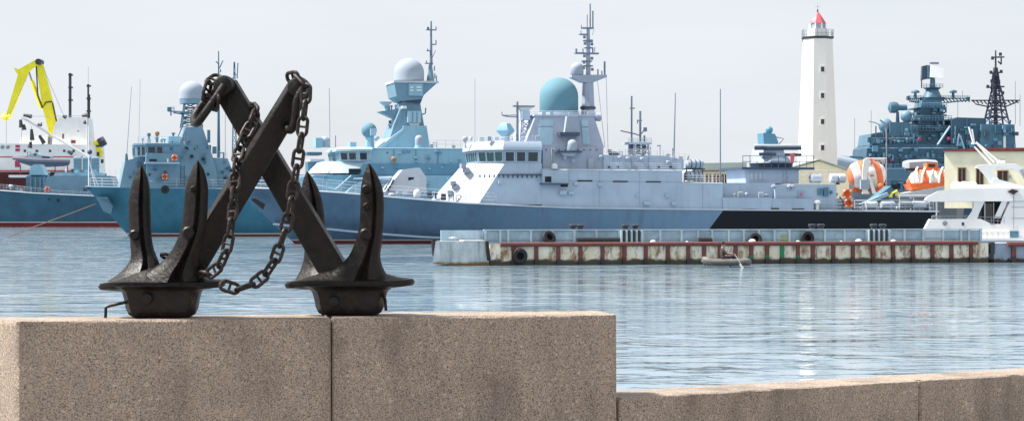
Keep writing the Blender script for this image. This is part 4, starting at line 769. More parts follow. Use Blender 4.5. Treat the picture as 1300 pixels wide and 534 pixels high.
# ------------------------------------------------------------------ the blue patrol ship on the left
C3 = Fr('patrol_ship', 'blue ship with bow at left and white dome on a lattice mast', 'warship', 109, 246, 14)
line3 = [(100, 236.5), (200, 238.5), (300, 239.5), (420, 241)]
rows3 = [(0, 5.1, .15, .05), (2.5, 6.2, 1.5, .4), (6, 8.6, 3.1, 1.3), (10, 11.8, 4.3, 2.6), (16, 16.6, 5.0, 3.8), (24, 24, 5.2, 4.5), (40, 40, 5.2, 4.6), (52, 52, 4.8, 4.3)]
hullmat('hull_three', (.038, .15, .225), (.15, .055, .045), .26, .14); hull_line(C3, 'hull', rows3, line3, 'hull_three'); deck_edge(C3, 'rubbing_strake', rows3, line3, 'blue_paint', .09)
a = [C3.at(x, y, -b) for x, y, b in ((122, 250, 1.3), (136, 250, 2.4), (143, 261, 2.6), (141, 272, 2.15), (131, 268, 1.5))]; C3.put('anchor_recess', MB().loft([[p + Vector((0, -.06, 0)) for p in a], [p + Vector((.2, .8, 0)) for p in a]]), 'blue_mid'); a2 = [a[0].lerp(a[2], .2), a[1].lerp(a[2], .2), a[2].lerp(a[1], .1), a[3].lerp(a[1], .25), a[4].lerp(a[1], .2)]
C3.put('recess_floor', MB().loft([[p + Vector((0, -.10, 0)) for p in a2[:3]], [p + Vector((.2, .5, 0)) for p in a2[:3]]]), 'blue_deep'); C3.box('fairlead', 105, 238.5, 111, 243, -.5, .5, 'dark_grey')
rail_edge(C3, rows3, line3, .5, 46, 1.05, 'pale_paint')
y3 = lambda z: -(3.9 - .08 * (z - 6)); o3 = lambda o: (lambda z: y3(z) + o)
C3.ex('deck_house', [(152, 238), (159, 204), (176, 199.5), (186, 199.3), (186, 238.5)], o3(1.1), 'blue_paint'); C3.ex('deck_house', [(186, 238.5), (186, 199.4), (226, 199.4), (226, 184.5), (266, 185), (276, 222), (276, 239)], y3, 'blue_paint')
C3.ex('deck_house', [(276.2, 239), (276.2, 222), (270, 200), (289, 201), (300, 228), (300, 239)], o3(.5), 'blue_paint'); C3.box('after_house', 300, 222, 420, 240, -3, 6, 'blue_paint')
wheelhouse(C3, 228, 186, 172, 199.4, 184, 181.5, 3.5, 2.2, ('blue_paint', 'blue_paint'), {'side': [(.05, .26), (.32, .48)], 'corner': [(.25, .5), (.62, .92)], 'front': [(.1, .3), (.4, .6), (.7, .9)]}, ('dark_glass', 'dark_glass', 'dark_glass'), .06, .15)
C3.ex('bridge_wing', [(185, 206), (186, 194), (227, 195), (227, 207.5)], -4.7, 'blue_paint', -3.4); C3.box('wing_floor', 184, 206, 228, 207.6, -4.9, 1.6, 'cyan_light'); C3.box('wing_slot', 189.5, 202, 199, 204.6, -4.75, .1, 'dark_interior'); C3.box('wing_lamp', 212, 201, 214, 206, -4.8, .15, 'white_paint')
lifebuoy(C3, 221.3, 200.3, -4.75, 4, 'orange lifebuoy on the bridge wing of the blue patrol ship'); lifebuoy(C3, 209, 224, -3.95, 4.2, 'orange lifebuoy low on the house of the blue patrol ship')
ladder(C3, 231.5, 210, 236, y3, 'dark_metal', 5); C3.tubes('handrail', [[(190, 218), (226, 219)], [(190, 230), (226, 231)]], .03, 'cyan_light', o3(-.1))
for q in ((216, 187, 219, 190), (237, 188, 239, 190), (246, 188, 248, 190)): C3.box('wall_lamp', *q, o3(-.1), .15, 'blue_deep')
C3.ex('mast_base', [(226, 185), (236, 161), (257, 161), (265, 185)], lambda z: -(2.3 - .1 * (z - 9)), 'blue_paint'); lattice(C3, 'lattice_mast', 243, 131, 162, 8.5, 13, 0, 'blue_mid', 5, .09)
C3.box('mast_platform', 229, 142, 257, 143.5, -1.4, 2.8, 'blue_mid'); C3.tubes('mast_brace', [[(224, 178), (236, 150)], [(258, 143), (262, 150)]], .07, 'blue_mid', -.8)
C3.cyl('radome_base', 243.5, 126.5, 132, 16, 15.5, 0, 'blue_paint', n=24); C3.dome('radome', 243.5, 103, 126.5, 15.8, 0, 'white_dome', n=28, sq=.95)
C3.tubes('radar_arm', [[(233, 142), (213, 141)], [(233, 145), (220, 143)], [(217, 142), (217, 147)]], .08, 'blue_mid', -.3); fit(C3, 'box', 215, 141, -.3, 5.5, 5, 'blue_mid'); fit(C3, 'frame', 219, 140, -.3, 4, 4, 'blue_mid')
for px, y0, y1, w in ((265, 165, 181, 3.5), (266, 184, 192, 0), ): C3.box('panel_antenna', px - 1.6, y0, px + 2, y1, -2.6, .5, 'blue_mid')
C3.box('panel_antenna', 270, 186, 275, 195, -3.6, .5, 'blue_mid')
clutter(C3, [(181, 181), (189, 181), (199, 181), (205, 181), (209, 181), (214, 182), (219, 183), (222, 183), (230, 183), (234, 183), (239, 184), (247, 184)], -1.6, ('blue_paint', 'pale_paint', 'blue_mid', 'cyan_light'), .8)
C3.box('roof_house', 214, 173, 229, 184, -1.2, 3, 'cyan_paint'); fit(C3, 'vent', 189, 181, -1, 5, 13, 'blue_mid'); fit(C3, 'vent', 220, 174, -.5, 5, 6, 'blue_mid'); fit(C3, 'vent', 199.5, 181, -.5, 6, 15, 'wood'); fit(C3, 'vent', 231.5, 183, -2.0, 3, 10, 'wood')
C3.rail('railing', [(175, 181.5), (228, 181.5)], 8, -3.2, 'cyan_light', 7); C3.rail('railing', [(270, 200), (288, 201)], 8, -3.2, 'cyan_light', 5); C3.tubes('hose_loop', [[(277, 200), (279, 194), (284, 194), (284, 201)]], .1, 'blue_mid', -2.6)
C3.tube('whip_antenna', [(160.5, 203), (167, 110)], .04, 'antenna_metal', 0, None, 5, .025); C3.tube('whip_antenna', [(176, 196), (178, 100)], .02, 'antenna_metal', 1); C3.cyl('antenna_foot', 160.5, 195, 205, 1.3, 2.4, 0, 'blue_mid'); fit(C3, 'vent', 175, 200, -2.3, 3, 9, 'blue_mid')
C3.tube('whip_antenna', [(286, 200), (286, 120)], .03, 'antenna_metal', -2); C3.cyl('pole_mast', 277.5, 65, 200, .7, 2.2, 1.5, 'blue_mid', n=6)
for seg in [[(274, 78), (278, 82)], [(283, 77), (280, 84), (278, 87)], [(280, 88), (280, 92)], [(296, 108), (300, 108)], [(294, 101), (300, 94)], [(302, 80), (301, 100)]]: C3.tube('yard', seg, .07, 'blue_mid', 1.5)
lattice(C3, 'lattice_mast', 297.5, 79, 200, .6, 2.6, 2.5, 'blue_mid', 12, .05)
C3.tubes('jackstaff', [[(112.5, 237), (112.5, 160)], [(113, 203), (121, 237)], [(113, 206), (125, 237)]], .06, 'white_paint', 0); C3.ball('lamp_ball', 114, 193, 3.2, 0, 'dark_grey')
C3.tube('mooring_line', [(121, 259, -1.0), (92, 270, -8), (40, 289, -22), (10, 301, -30)], .05, 'rope')
p = C3.at(209.5, 240.5, -5.4); ty = put('tyre', MB().lathe((0, 0, 0), [(.18, -.12), (.36, -.15), (.5, -.1), (.5, .1), (.36, .15), (.18, .12), (.18, -.12)], 18, 'y'), 'black_rubber'); ty.matrix_world = Matrix.Translation(C3.O) @ Matrix.Rotation(R(14), 4, 'Z') @ Matrix.Translation(p); tag(ty, 'small black tyre hung on the hull of the blue patrol ship', 'tyre')

random.seed(5)
for i in range(46):
    zn = [(188, 264, 209, 234, -4.0), (230, 264, 188, 208, -4.0), (280, 298, 206, 234, -3.3), (160, 184, 205, 234, -2.9)][i % 4]; px, py = random.uniform(zn[0], zn[1]), random.uniform(zn[2], zn[3]); q = C3.at(px, py, zn[4]); k = C3.m(px, zn[4])
    C3.put(('wall_vent', 'cable_box', 'porthole')[i % 3], MB().box(q.x, q.x + random.uniform(1.2, 4) * k, q.y - random.uniform(.12, .3), q.y + .3, q.z, q.z + random.uniform(1.2, 4) * k), ('blue_mid', 'blue_deep', 'dark_interior')[i % 3])
for i in range(30):
    px, py = random.uniform(476, 584), random.uniform(191, 218) if i % 2 else random.uniform(226, 238); q = C2.at(px, py, o2(.0) if i % 2 else -5.1); k = C2.m(px, -5)
    C2.put(('wall_vent', 'cable_box', 'hatch')[i % 3], MB().box(q.x, q.x + random.uniform(1.2, 5) * k, q.y - .2, q.y + .3, q.z, q.z + random.uniform(1, 3) * k), ('cyan_dark', 'cyan_paint', 'cyan_light')[i % 3])
for px in (500, 528, 556): C2.tube('drain_pipe', [(px, 190), (px, 207)], .05, 'cyan_dark', o2(.08))

# ------------------------------------------------------------------ far left: dark blue ship with red boot-topping
C4 = Fr('frigate', 'dark blue ship at far left with red waterline and rocket launchers', 'warship', -70, 430, 3)
line4 = [(-80, 237), (0, 240.5), (40, 244.5), (75, 248.5), (115, 250.5), (400, 252)]
rows4 = [(0, 4, 1.5, .5), (8, 10, 4.8, 3), (20, 20, 6.6, 5.4), (40, 40, 7, 6.4), (70, 70, 7, 6.6)]
hullmat('hull_four', (.03, .10, .155), (.22, .03, .035), .95, .18); hull_line(C4, 'hull', rows4, line4, 'hull_four'); deck_edge(C4, 'rubbing_strake', rows4, line4, 'pale_paint', .12); rail_edge(C4, rows4, line4, 6, 38, 1.1, 'pale_paint', .2, 1.4)
C4.put('boot_band', MB().loft([[Vector((x, -b - .06, z)) for z in (-.3, .32)] + [Vector((x, b + .06, .32)), Vector((x, b + .06, -.3))] for x, b in ((9.5, 2.9), (20, 5.5), (40, 6.5), (70, 6.7))]), 'brown_red')
C4.ex('deck_house', [(55, 249), (58, 226), (66, 223), (140, 223), (150, 251)], -4.5, 'blue_paint', 4.5); C4.ex('deck_house', [(68, 223), (70, 219), (128, 219), (129, 223)], -3.6, 'cyan_paint', 3.6)
C4.ex('gun_turret', [(37, 222), (39, 211), (43, 208.5), (51, 208.5), (54, 214), (57, 222)], -2.4, 'cyan_paint', 2.4); C4.cyl('turret_ring', 46, 222, 247, 11, 12, 0, 'blue_mid', n=10); C4.box('ready_locker', 33, 224, 60, 246, -3.2, 5, 'blue_mid')
for px in (38, 44, 50, 55): C4.box('locker_rib', px, 225, px + 1.8, 245, -3.5, .4, 'blue_paint')
for px in (98.5, 110, 121):
    for i in range(4): C4.put('launcher_drum', MB().lathe(C4.at(px, 202 + i * 4.0, -1.5), [(.3, -.8), (.55, -.78), (.62, 0), (.55, .78), (.3, .8)], 12, 'x'), 'blue_paint')
    C4.cyl('launcher_post', px, 215, 222, 3.5, 4.2, -1.5, 'cyan_paint')
C4.box('awning', 11, 222, 34, 225, -3, 5, 'white_paint'); clutter(C4, [(14, 240), (18, 241), (22, 242), (27, 243), (31, 244), (62, 224), (84, 219), (92, 219), (134, 223)], -3.5, ('pale_paint', 'dark_grey', 'blue_paint'), 1)
lifebuoy(C4, 60, 240.5, -4.6, 3.6, 'orange lifebuoy on the dark blue ship at far left'); C4.box('porthole', 61, 252, 63, 254, -7.15, .3, 'dark_interior'); C4.box('porthole', 72, 252.5, 75, 256, -7.15, .3, 'dark_interior'); C4.rail('railing', [(126, 223), (160, 224)], 9, -3, 'pale_paint', 6)

# ------------------------------------------------------------------ white ship with yellow crane behind it
C5 = Fr('rescue_ship', 'white salvage ship at far left carrying a yellow folding crane', 'ship', -120, 520, 0)
hullmat('hull_five', (.07, .012, .015), (.1, .02, .02), .6); k5 = C5.m(0)
C5.hull('hull', [(0, 3, C5.at(0, 219, 0).z, 5, 3), (10, 11, C5.at(0, 219, 0).z, 8, 7), (45, 45, C5.at(0, 219, 0).z, 8, 7.5), (49, 48, C5.at(0, 219, 0).z, 6, 5)], 'hull_five')
C5.ex('superstructure', [(-100, 219), (-100, 186), (-10, 186), (0, 182), (118, 184), (120, 219)], -7, 'crane_ship_white', 7); C5.ex('tower_house', [(66, 184), (68, 160), (75, 149), (108, 149), (112, 184)], -4.5, 'crane_ship_white', 4.5); C5.ex('funnel', [(25, 182), (27, 172), (60, 170), (60, 184)], -4, 'crane_ship_white', 4)
for y_ in (198.5, 216): C5.box('red_band', -100, y_, 121, y_ + 1.2, -7.1, .3, 'red_paint')
for q in ((19.5, 184, 25, 187), (19.5, 188.5, 25, 192), (19, 204, 25, 212)): C5.box('red_panel', *q, -7.15, .2, 'magenta')
for px in (3, 10): C5.put('round_vent', MB().lathe(C5.at(px, 186.5, -7), [(.5, .2), (.5, -.15), (.3, -.2)], 12, 'y'), 'lamp_grey')
for px in (30, 45, 62, 80, 92, 104): C5.box('porthole', px, 190, px + 3, 193, -7.08, .2, 'dark_glass')
for q in ((79, 170, 81, 176), (90, 178, 96, 182), (98, 166, 100, 167)): C5.box('vent_slot', *q, -4.6, .2, 'brown_red')
for px, y0, w in ((89, 93, 1.9), (112, 107, 1.3)):
    C5.tube('pole_mast', [(px, 150), (px, y0)], w * k5, 'dark_metal', 0, None, 6)
    for q in (y0 + 1, y0 + 17, y0 + 33): C5.box('mast_clamp', px - 2.3, q, px + 2.3, q + 2, -.7, 1.4, 'dark_metal')
C5.tube('whip_antenna', [(112, 107), (112, 84)], .04, 'antenna_metal', 0); C5.tube('pole_mast', [(113.5, 150), (113.5, 120)], .2, 'dark_metal', 0)
C5.tube('white_mast', [(111.5, 222), (111.5, 150)], .35, 'white_paint', -8); C5.tube('derrick_boom', [(28, 149, -9), (70, 174, -9), (114, 200, -9)], .32, 'white_paint', 0, None, 6)
for x0, y0, x1, y1 in ((30, 146, 40, 148), (26, 152, 27, 162), (40, 164, 41, 178), (39, 180, 38, 188), (50, 172, 56, 182), (80, 147, 84, 149), (104, 147, 110, 146), (106, 156, 109, 155), (48, 158, 53, 158), (86, 192, 92, 195), (30, 158, 31, 165)): C5.tube('deck_lamp', [(x0, y0), (x1, y1)], .35, 'dark_metal', -9.2, None, 6, .6)
C5.tubes('rigging', [[(28, 148), (112, 147)], [(28, 149), (27, 182)], [(38, 90), (12, 145)], [(54, 84), (80, 145)], [(40, 160), (40, 182)], [(8, 152), (8, 182)]], .05, 'antenna_metal', -9)
a = lambda pts, n, y0, y1, m: C5.ex(n, pts, y0, m, y1)
a([(46, 79), (50.5, 77), (54, 83), (66, 129), (73, 160), (76.5, 178), (63, 178), (60, 160), (54, 137), (46.5, 90)], 'crane_boom', -2.2, -.6, 'yellow_paint'); a([(47, 75), (51.5, 75), (52, 81), (45, 84), (36.5, 91), (14, 146), (8.5, 143), (23.5, 92), (24.5, 87.5)], 'crane_jib', -3.2, -2.3, 'yellow_paint')
a([(17.5, 86), (24, 88), (24, 95), (21, 93)], 'jib_bracket', -3.4, -2.2, 'yellow_paint'); C5.tube('hydraulic_ram', [(37, 92), (44, 113)], .25, 'lamp_grey', -1.8); C5.tube('hydraulic_ram', [(41, 103), (53, 138)], .55, 'yellow_paint', -1.8); C5.tube('crane_head', [(2.5, 149), (8, 148), (13, 146)], .7, 'yellow_paint', -2.7); C5.tube('crane_head', [(9, 143), (8, 153)], .6, 'yellow_paint', -2.7)
C5.tubes('hydraulic_hose', [[(46, 84), (48, 122), (54, 137), (58, 130), (66, 129)], [(66.5, 130), (73, 160)]], .18, 'dark_metal', -2.3); C5.cyl('crane_base', 70, 174, 186, 9, 10, -1.5, 'lamp_grey'); C5.put('crane_pivot', MB().lathe(C5.at(48.5, 78.5, -3.4), [(.8, 0), (.8, 3.2)], 12, 'y'), 'dark_metal')
a([(118, 200), (118, 180), (122, 178), (127, 179), (127, 190), (130, 192), (128, 200)], 'yellow_winch', -3, -1, 'yellow_paint'); C5.box('winch_slot', 121, 184, 127, 186.5, -3.1, .2, 'dark_metal'); C5.box('winch_slot', 123, 193, 126, 199, -3.1, .2, 'dark_metal'); C5.tube('winch_drum', [(126, 182), (133, 178)], 1.2, 'dark_metal', -2.4, None, 8); C5.box('winch_box', 128, 202, 131, 207, -3, .6, 'dark_metal'); C5.cyl('winch_post', 123, 200, 220, 2.5, 3, -2, 'lamp_grey')
# launch carried on deck between the two
LB = Fr('motor_launch', 'grey motor launch with small cabin carried before the white ship', 'boat', 17, 480, 0, C5.at(0, 212, -8).z)
LB.r.location.z = LB.O.z = H - (212 - YH) / F * 480
def lau(px, py, y=0): return LB.at(px, py, y)
rg = []
for px, yt_, yb_, b in ((17, 200, 201.5, .1), (24, 200.5, 206, .8), (40, 202, 211, 1.4), (60, 203, 212, 1.5), (82, 203, 211, 1.4), (88, 203.5, 209, 1.2)):
    t_, q_ = lau(px, yt_), lau(px, yb_); rg.append([Vector((t_.x, -b, t_.z)), Vector((t_.x, -b * .75, (t_.z + q_.z) / 2)), Vector((t_.x, 0, q_.z)), Vector((t_.x, b * .75, (t_.z + q_.z) / 2)), Vector((t_.x, b, t_.z))])
LB.put('launch_hull', MB().loft(rg), 'dark_grey'); LB.tube('gunwale', [(17, 200.5, 0), (26, 201, -.9), (45, 203, -1.45), (88, 204, -1.3)], .45, 'launch_grey', 0, None, 8)
LB.ex('cabin', [(34, 202), (37, 196), (46, 193.5), (50, 196), (66, 199), (66, 203)], -1.0, 'cyan_light', 1.0); LB.box('cabin_window', 53, 198.8, 63, 201, -1.06, .1, 'dark_interior'); LB.box('cabin_window', 43, 195, 46, 197.5, -1.06, .1, 'dark_glass'); LB.tubes('rail_frame', [[(35, 202), (35, 193), (39, 193), (39, 197)], [(48, 194), (49, 191)]], .08, 'dark_metal', -.6)
for px in (26, 70, 86): LB.tube('cradle_leg', [(px, 209), (px, 220)], .12, 'brown_red', 0)
# ------------------------------------------------------------------ dark blue destroyer at the right, behind everything
C6 = Fr('destroyer', 'dark blue destroyer with a tall tower and black lattice mast', 'warship', 1040, 410, 4)
hullmat('hull_six', (.04, .09, .14), (.2, .04, .04), .8); zd6 = C6.at(1100, 250, 0).z
C6.hull('hull', [(0, 3, zd6 + 1, 1, .4), (8, 9, zd6 + .6, 5, 3), (20, 20, zd6, 7.5, 6), (55, 55, zd6, 8, 7), (75, 75, zd6, 7, 6)], 'hull_six')
D = 'blue_deep'; M_ = 'blue_mid'
def ex6(n, pts, y, m=D): return C6.ex(n, pts, -y, m, y)
ex6('deck_house', [(1084, 262), (1084, 219), (1100, 214), (1260, 214), (1260, 262)], 7, M_); ex6('deck_house', [(1098, 216), (1101, 188), (1110, 181), (1215, 184), (1218, 216)], 6, D); ex6('bridge', [(1104, 184), (1106, 170), (1116, 168), (1165, 170), (1168, 186)], 5, M_)
ex6('upper_house', [(1130, 170), (1130, 155), (1152, 155), (1166, 160), (1166, 172)], 4, M_); ex6('deck_house', [(1208, 200), (1208, 152), (1215, 149), (1252, 150), (1252, 200)], 5, D); ex6('deck_house', [(1244, 200), (1246, 157.5), (1288, 158), (1290, 200)], 6, M_); ex6('deck_house', [(1216, 200), (1260, 190), (1310, 190), (1310, 240), (1216, 240)], 5.5, D)
ex6('tower', [(1158, 186), (1166, 160), (1171, 127), (1195.5, 127), (1200, 160), (1207, 186)], 2.8, M_); ex6('tower_collar', [(1164, 144), (1164, 142), (1200, 142), (1200, 144)], 3.1, D)
C6.cyl('tower_head', 1183.5, 112, 127, 7, 14, 0, M_, n=10); C6.cyl('tower_ring', 1183.5, 124, 128, 16, 15, 0, D, n=14); C6.cyl('tower_ring', 1183.5, 111.5, 114, 12, 8, 0, D, n=14); C6.cyl('radar_post', 1184, 97, 112, 3, 3.6, 0, M_)
ex6('radar_panel', [(1170, 102), (1171, 84), (1178, 82.5), (1178.5, 100)], .5, 'dark_grey'); a = [C6.at(x, y, yy) for x, y, yy in ((1181, 98, -1.2), (1198, 100, -2.2), (1198, 86.5, -2.2), (1182, 82, -1.2))]; C6.put('radar_panel', MB().loft([a, [p + Vector((0, .5, 0)) for p in a]]), 'white_paint'); C6.box('radar_feed', 1181, 79, 1192, 81.5, -1, .8, 'lamp_grey'); C6.box('radar_feed', 1177.5, 83, 1181.5, 100, -.8, 1.4, M_)
C6.rail('railing', [(1172, 112), (1197, 112)], 5, -1.6, M_, 4, 2, .05)
for x0, x1 in ((1153, 1172), (1195, 1231)):
    C6.tubes('yard_truss', [[(x0, 125), (x1, 125)], [(x0 + (3 if x0 < 1160 else 0), 131 if x0 > 1160 else 129), (x1 - (3 if x0 > 1160 else 0), 127.5 if x0 > 1160 else 131)]] + [[(x0 + i * (x1 - x0) / 8, 125), (x0 + (i + 1) * (x1 - x0) / 8, 129.5)] for i in range(8)], .12, M_, 0); C6.rail('railing', [(x0, 125), (x1, 125)], 3.5, -.4, M_, 3, 2, .04)
for px, w in ((1162, 9), (1210, 8)): C6.dome('radar_dish', px, 114, 118, w * .6, 0, M_, n=12, sq=.5); C6.cyl('dish_post', px, 118, 125, 1.6, 2.2, 0, M_)
C6.box('yard_end', 1228, 123, 1231.5, 128, -.5, 1, D); C6.box('yard_end', 1152, 122, 1155, 127, -.5, 1, D)
C6.put('director', MB().lathe(C6.at(1134.5, 136.5, 0), [(.6, .9), (1.1, .5), (1.15, -.4), (.6, -.8), (.2, -.9)], 16, 'y'), M_); C6.put('director_dish', MB().lathe(C6.at(1136, 136.5, 0), [(.3, -1.3), (1.1, -1.0), (1.15, 0), (.6, .8), (.6, 2.4), (.3, 2.5)], 16, 'x'), M_); C6.cyl('director_post', 1139.5, 142, 156, 1.8, 2.5, 0, M_)
for px, py, r in ((1124, 159, 9), (1150.5, 147.5, 7.5), (1217, 157, 4.5), (1219, 164, 5), (1238, 166, 4.5), (1127, 204, 5.5), (1140, 207, 4), (1141.5, 216, 4.5), (1150, 165, 4), (1117, 181, 4), (1283, 167, 4), (1162, 181, 3.5)): C6.ball('sensor_dome', px, py, r, -3.5 if r < 6 else -2, 'blue_paint' if r > 4.2 else 'cyan_paint', n=14); C6.cyl('dome_post', px, py + r * .8, py + r + 5, r * .4, r * .5, -3.5 if r < 6 else -2, M_)
for py in (188, 200, 214, 228): C6.tubes('deck_edge_strip', [[(1100, py), (1216, py)]], .12, 'blue_paint', -7.05 if py >= 214 else -6.05)
C6.rail('railing', [(1101, 181), (1160, 181)], 6, -5.8, 'blue_paint', 4, 3, .05); C6.rail('railing', [(1100, 214), (1216, 214)], 6, -6.8, 'blue_paint', 4, 3, .05); C6.rail('railing', [(1200, 172), (1216, 172)], 6, -3, 'blue_paint', 4, 3, .05)
random.seed(11); clutter(C6, [(1104 + i * 5.3, 181 + (i % 3) * .4) for i in range(12)] + [(1108 + i * 7, 200) for i in range(14)] + [(1104 + i * 6.5, 214) for i in range(17)] + [(1090 + i * 8, 228) for i in range(16)], -6.2, (D, M_, 'blue_paint', 'cyan_dark'), .3); clutter(C6, [(1210 + i * 6, 158 + (i % 4) * 9) for i in range(13)] + [(1163 + i * 4.2, 150 + (i % 5) * 7) for i in range(9)], -3.4, (D, M_, 'blue_paint'), .4)
for px, py in ((1131, 178), (1167, 177), (1131, 203), (1204.5, 176)): C6.put('red_lamp', MB().lathe(C6.at(px, py, -6.3), [(.3, .2), (.35, 0), (.3, -.3), (.1, -.35)], 8, 'y'), 'magenta')
for i in range(9): C6.box('window', 1108 + i * 5.6, 172.5, 1111 + i * 5.6, 175.5, -5.08, .15, 'dark_glass')
for i in range(12): C6.box('porthole', 1106 + i * 9, 206, 1108.5 + i * 9, 208.5, -6.08, .15, 'dark_interior')
for i, (x0, x1) in enumerate(((1092, 1106), (1112, 1126), (1132, 1143), (1147, 1152))): C6.box('deck_opening', x0, 232, x1, 240, -7.08, .15, 'dark_interior')
C6.box('gun_turret', 1061, 199, 1084, 216, -3, 6, M_); C6.ex('gun_turret', [(1060, 196), (1078, 199), (1084, 216), (1062, 218)], -3.6, D, -3); C6.tube('gun_barrel', [(1061, 205), (1080, 209), (1100, 216)], 1.35, 'white_dome', -5, None, 12); C6.tube('gun_barrel', [(1079, 199), (1100, 200)], .2, D, -3)
C6.tubes('lamp_davit', [[(1103, 154), (1112, 156), (1118, 160)], [(1117, 152), (1123, 158), (1125, 170), (1125, 186)]], .12, 'lamp_grey', -6.5)
lattice(C6, 'lattice_mast', 1265, 112, 158, 4.2, 12.5, 0, 'mast_dark', 5, .19); lattice(C6, 'lattice_mast', 1264, 92, 113, 2.4, 4.5, 0, 'mast_dark', 3, .16); C6.cyl('pole_mast', 1264, 64, 160, .8, 2.8, 0, 'dark_metal'); C6.cyl('mast_top', 1264, 86, 97, 3, 4, 0, 'dark_metal', n=8)
C6.tubes('yard_truss', [[(1233, 127.5), (1295, 127.5)], [(1238, 132), (1252, 135), (1278, 135), (1292, 129)]] + [[(1234 + i * 5, 127.5), (1238 + i * 5, 134 - abs(i - 5.5) * .6)] for i in range(12)], .13, 'dark_metal', 0)
for seg in [[(1259, 73), (1275, 72.5)], [(1271, 73), (1271, 82)], [(1257, 93), (1272, 92)], [(1252, 111), (1275, 110)], [(1267, 78), (1271, 82)]]: C6.tube('yard', seg, .16, 'dark_metal', 0)
for px, py in ((1260, 76), (1270, 71), (1258, 94), (1271, 93), (1254, 112), (1268, 106), (1259, 105), (1262, 117), (1273, 120), (1264, 91)): fit(C6, 'box', px, py, -.4, 3.2, 4, 'dark_metal')
for px, y0, y1 in ((1289, 103, 158), (1106, 140, 170), (1216, 130, 150), (1222, 115, 125), (1085, 150, 200), (1295, 120, 160)): C6.tube('whip_antenna', [(px, y1), (px, y0)], .05, 'antenna_metal', 0)
random.seed(23)
for i in range(95):
    px = random.uniform(1088, 1288); zone = [(1088, 1258, 216, 246, -7.2), (1100, 1214, 186, 213, -6.2), (1106, 1164, 170, 184, -5.2), (1210, 1250, 153, 196, -5.2), (1246, 1287, 160, 190, -6.2), (1160, 1204, 130, 184, -3.4)][i % 6]
    px = random.uniform(zone[0], zone[1]); py = random.uniform(zone[2] + 4, zone[3]); w_ = random.uniform(1.5, 7); h_ = random.uniform(1.5, 8); q = C6.at(px, py, zone[4]); 
    C6.put(('equipment_box', 'wall_vent', 'cable_locker')[i % 3], MB().box(q.x, q.x + w_ * .155, q.y - random.uniform(.1, .7), q.y + .4, q.z, q.z + h_ * .155), ('blue_deep', 'dark_grey', 'blue_paint', 'cyan_dark', 'blue_mid')[random.randrange(5)])
for py, x0, x1 in ((152, 1160, 1208), (165, 1156, 1212), (136, 1165, 1202)):
    C6.box('tower_platform', x0, py, x1, py + 1.2, -4.2, 8.4, 'blue_deep'); C6.rail('railing', [(x0, py), (x1, py)], 5, -4.1, 'blue_paint', 4, 2, .05)
for px, y0, y1 in ((1112, 160, 182), (1122, 168, 214), (1146, 156, 172), (1158, 150, 186), (1213, 160, 200), (1228, 150, 190), (1256, 140, 190), (1170, 100, 112)): C6.tube('pipe', [(px, y1), (px, y0)], .14, ('blue_deep', 'blue_paint')[px % 2], -5.4)
for x0, y0, x1, y1 in ((1186, 190, 1206, 160), (1210, 205, 1218, 170), (1226, 195, 1219, 172)): C6.tube('inclined_ladder', [(x0, y0), (x1, y1)], .22, 'cyan_light', -5.8)
C6.box('white_post', 1274, 161, 1277, 192, -6.4, .5, 'white_paint')

# ------------------------------------------------------------------ grey support vessel with two enclosed lifeboats
C7 = Fr('support_vessel', 'low grey support vessel under the orange and white lifeboats', 'ship', 1050, 224.5, 2)
hullmat('hull_seven', (.16, .19, .23)); z7 = C7.at(1100, 249, 0).z; C7.hull('hull', [(0, .4, z7 - .3, 4, 3.6), (3, 3, z7 - .3, 4.8, 4.4), (13.2, 13, z7 - .2, 4.8, 4.4), (14.6, 14, z7 - .1, 3, 2.4)], 'hull_seven')
C7.ex('launch_ramp', [(1136, 250), (1136, 247), (1205, 235), (1205, 250)], -2.6, 'pale_paint', 1.5); C7.ex('boat_cradle', [(1078, 250), (1080, 243), (1122, 243), (1124, 250)], -1.6, 'deck_grey', 1.6)
lattice(C7, 'boarding_frame', 1113, 201, 248, 10, 10, 1.6, 'pale_paint', 4, .07); C7.box('frame_floor', 1102, 201, 1124, 202.3, .6, 2, 'pale_paint'); C7.rail('railing', [(1102, 207), (1123, 207)], 6, .6, 'white_paint', 4)
C7.ex('davit', [(1095, 246), (1095, 216), (1097, 203), (1102, 200), (1106, 205), (1103, 214), (1101, 222), (1101, 240), (1104, 246)], -2.8, 'white_paint', -2.5); C7.ex('davit', [(1101, 222), (1104, 222), (1113, 246), (1108, 246)], -2.85, 'white_paint', -2.6); C7.box('davit_foot', 1093, 228, 1104, 240, -3.0, .6, 'white_dome')
C7.tube('lamp_pole', [(1125.5, 250), (1125.5, 160), (1123, 155), (1117, 152)], .06, 'lamp_grey', 2.5)
clutter(C7, [(1062, 249), (1070, 249), (1130, 250), (1135, 251), (1143, 251)], -3.5, ('dark_grey', 'lilac_paint', 'yellow_paint'), .5); C7.tube('yellow_pipe', [(1131, 247), (1138, 242), (1141, 250)], .15, 'yellow_paint', -3)
def stripes(name, sc, ph):
    t = NT(name); x = t.sep(); v = t.math('FRACT', t.math('ADD', t.math('MULTIPLY', t.math('ADD', x[0], t.math('MULTIPLY', x[2], .22)), sc), ph)); c_ = t.mix(t.math('GREATER_THAN', v, .52), (.78, .76, .74), (.80, .18, .06)); t.fin(t.mix(t.ramp(t.noise(2, 3), .35, .7, 0, .25), c_, (.4, .25, .2)), .4)
stripes('lifeboat_stripe', .62, .1); stripes('lifeboat_stripe_small', .52, .35)
B1 = Fr('enclosed_lifeboat', 'round ended orange and white lifeboat behind the white davit', 'lifeboat', 1100, 224.5, 2); k = B1.m(1100); cz = B1.at(1100, 222, 0).z
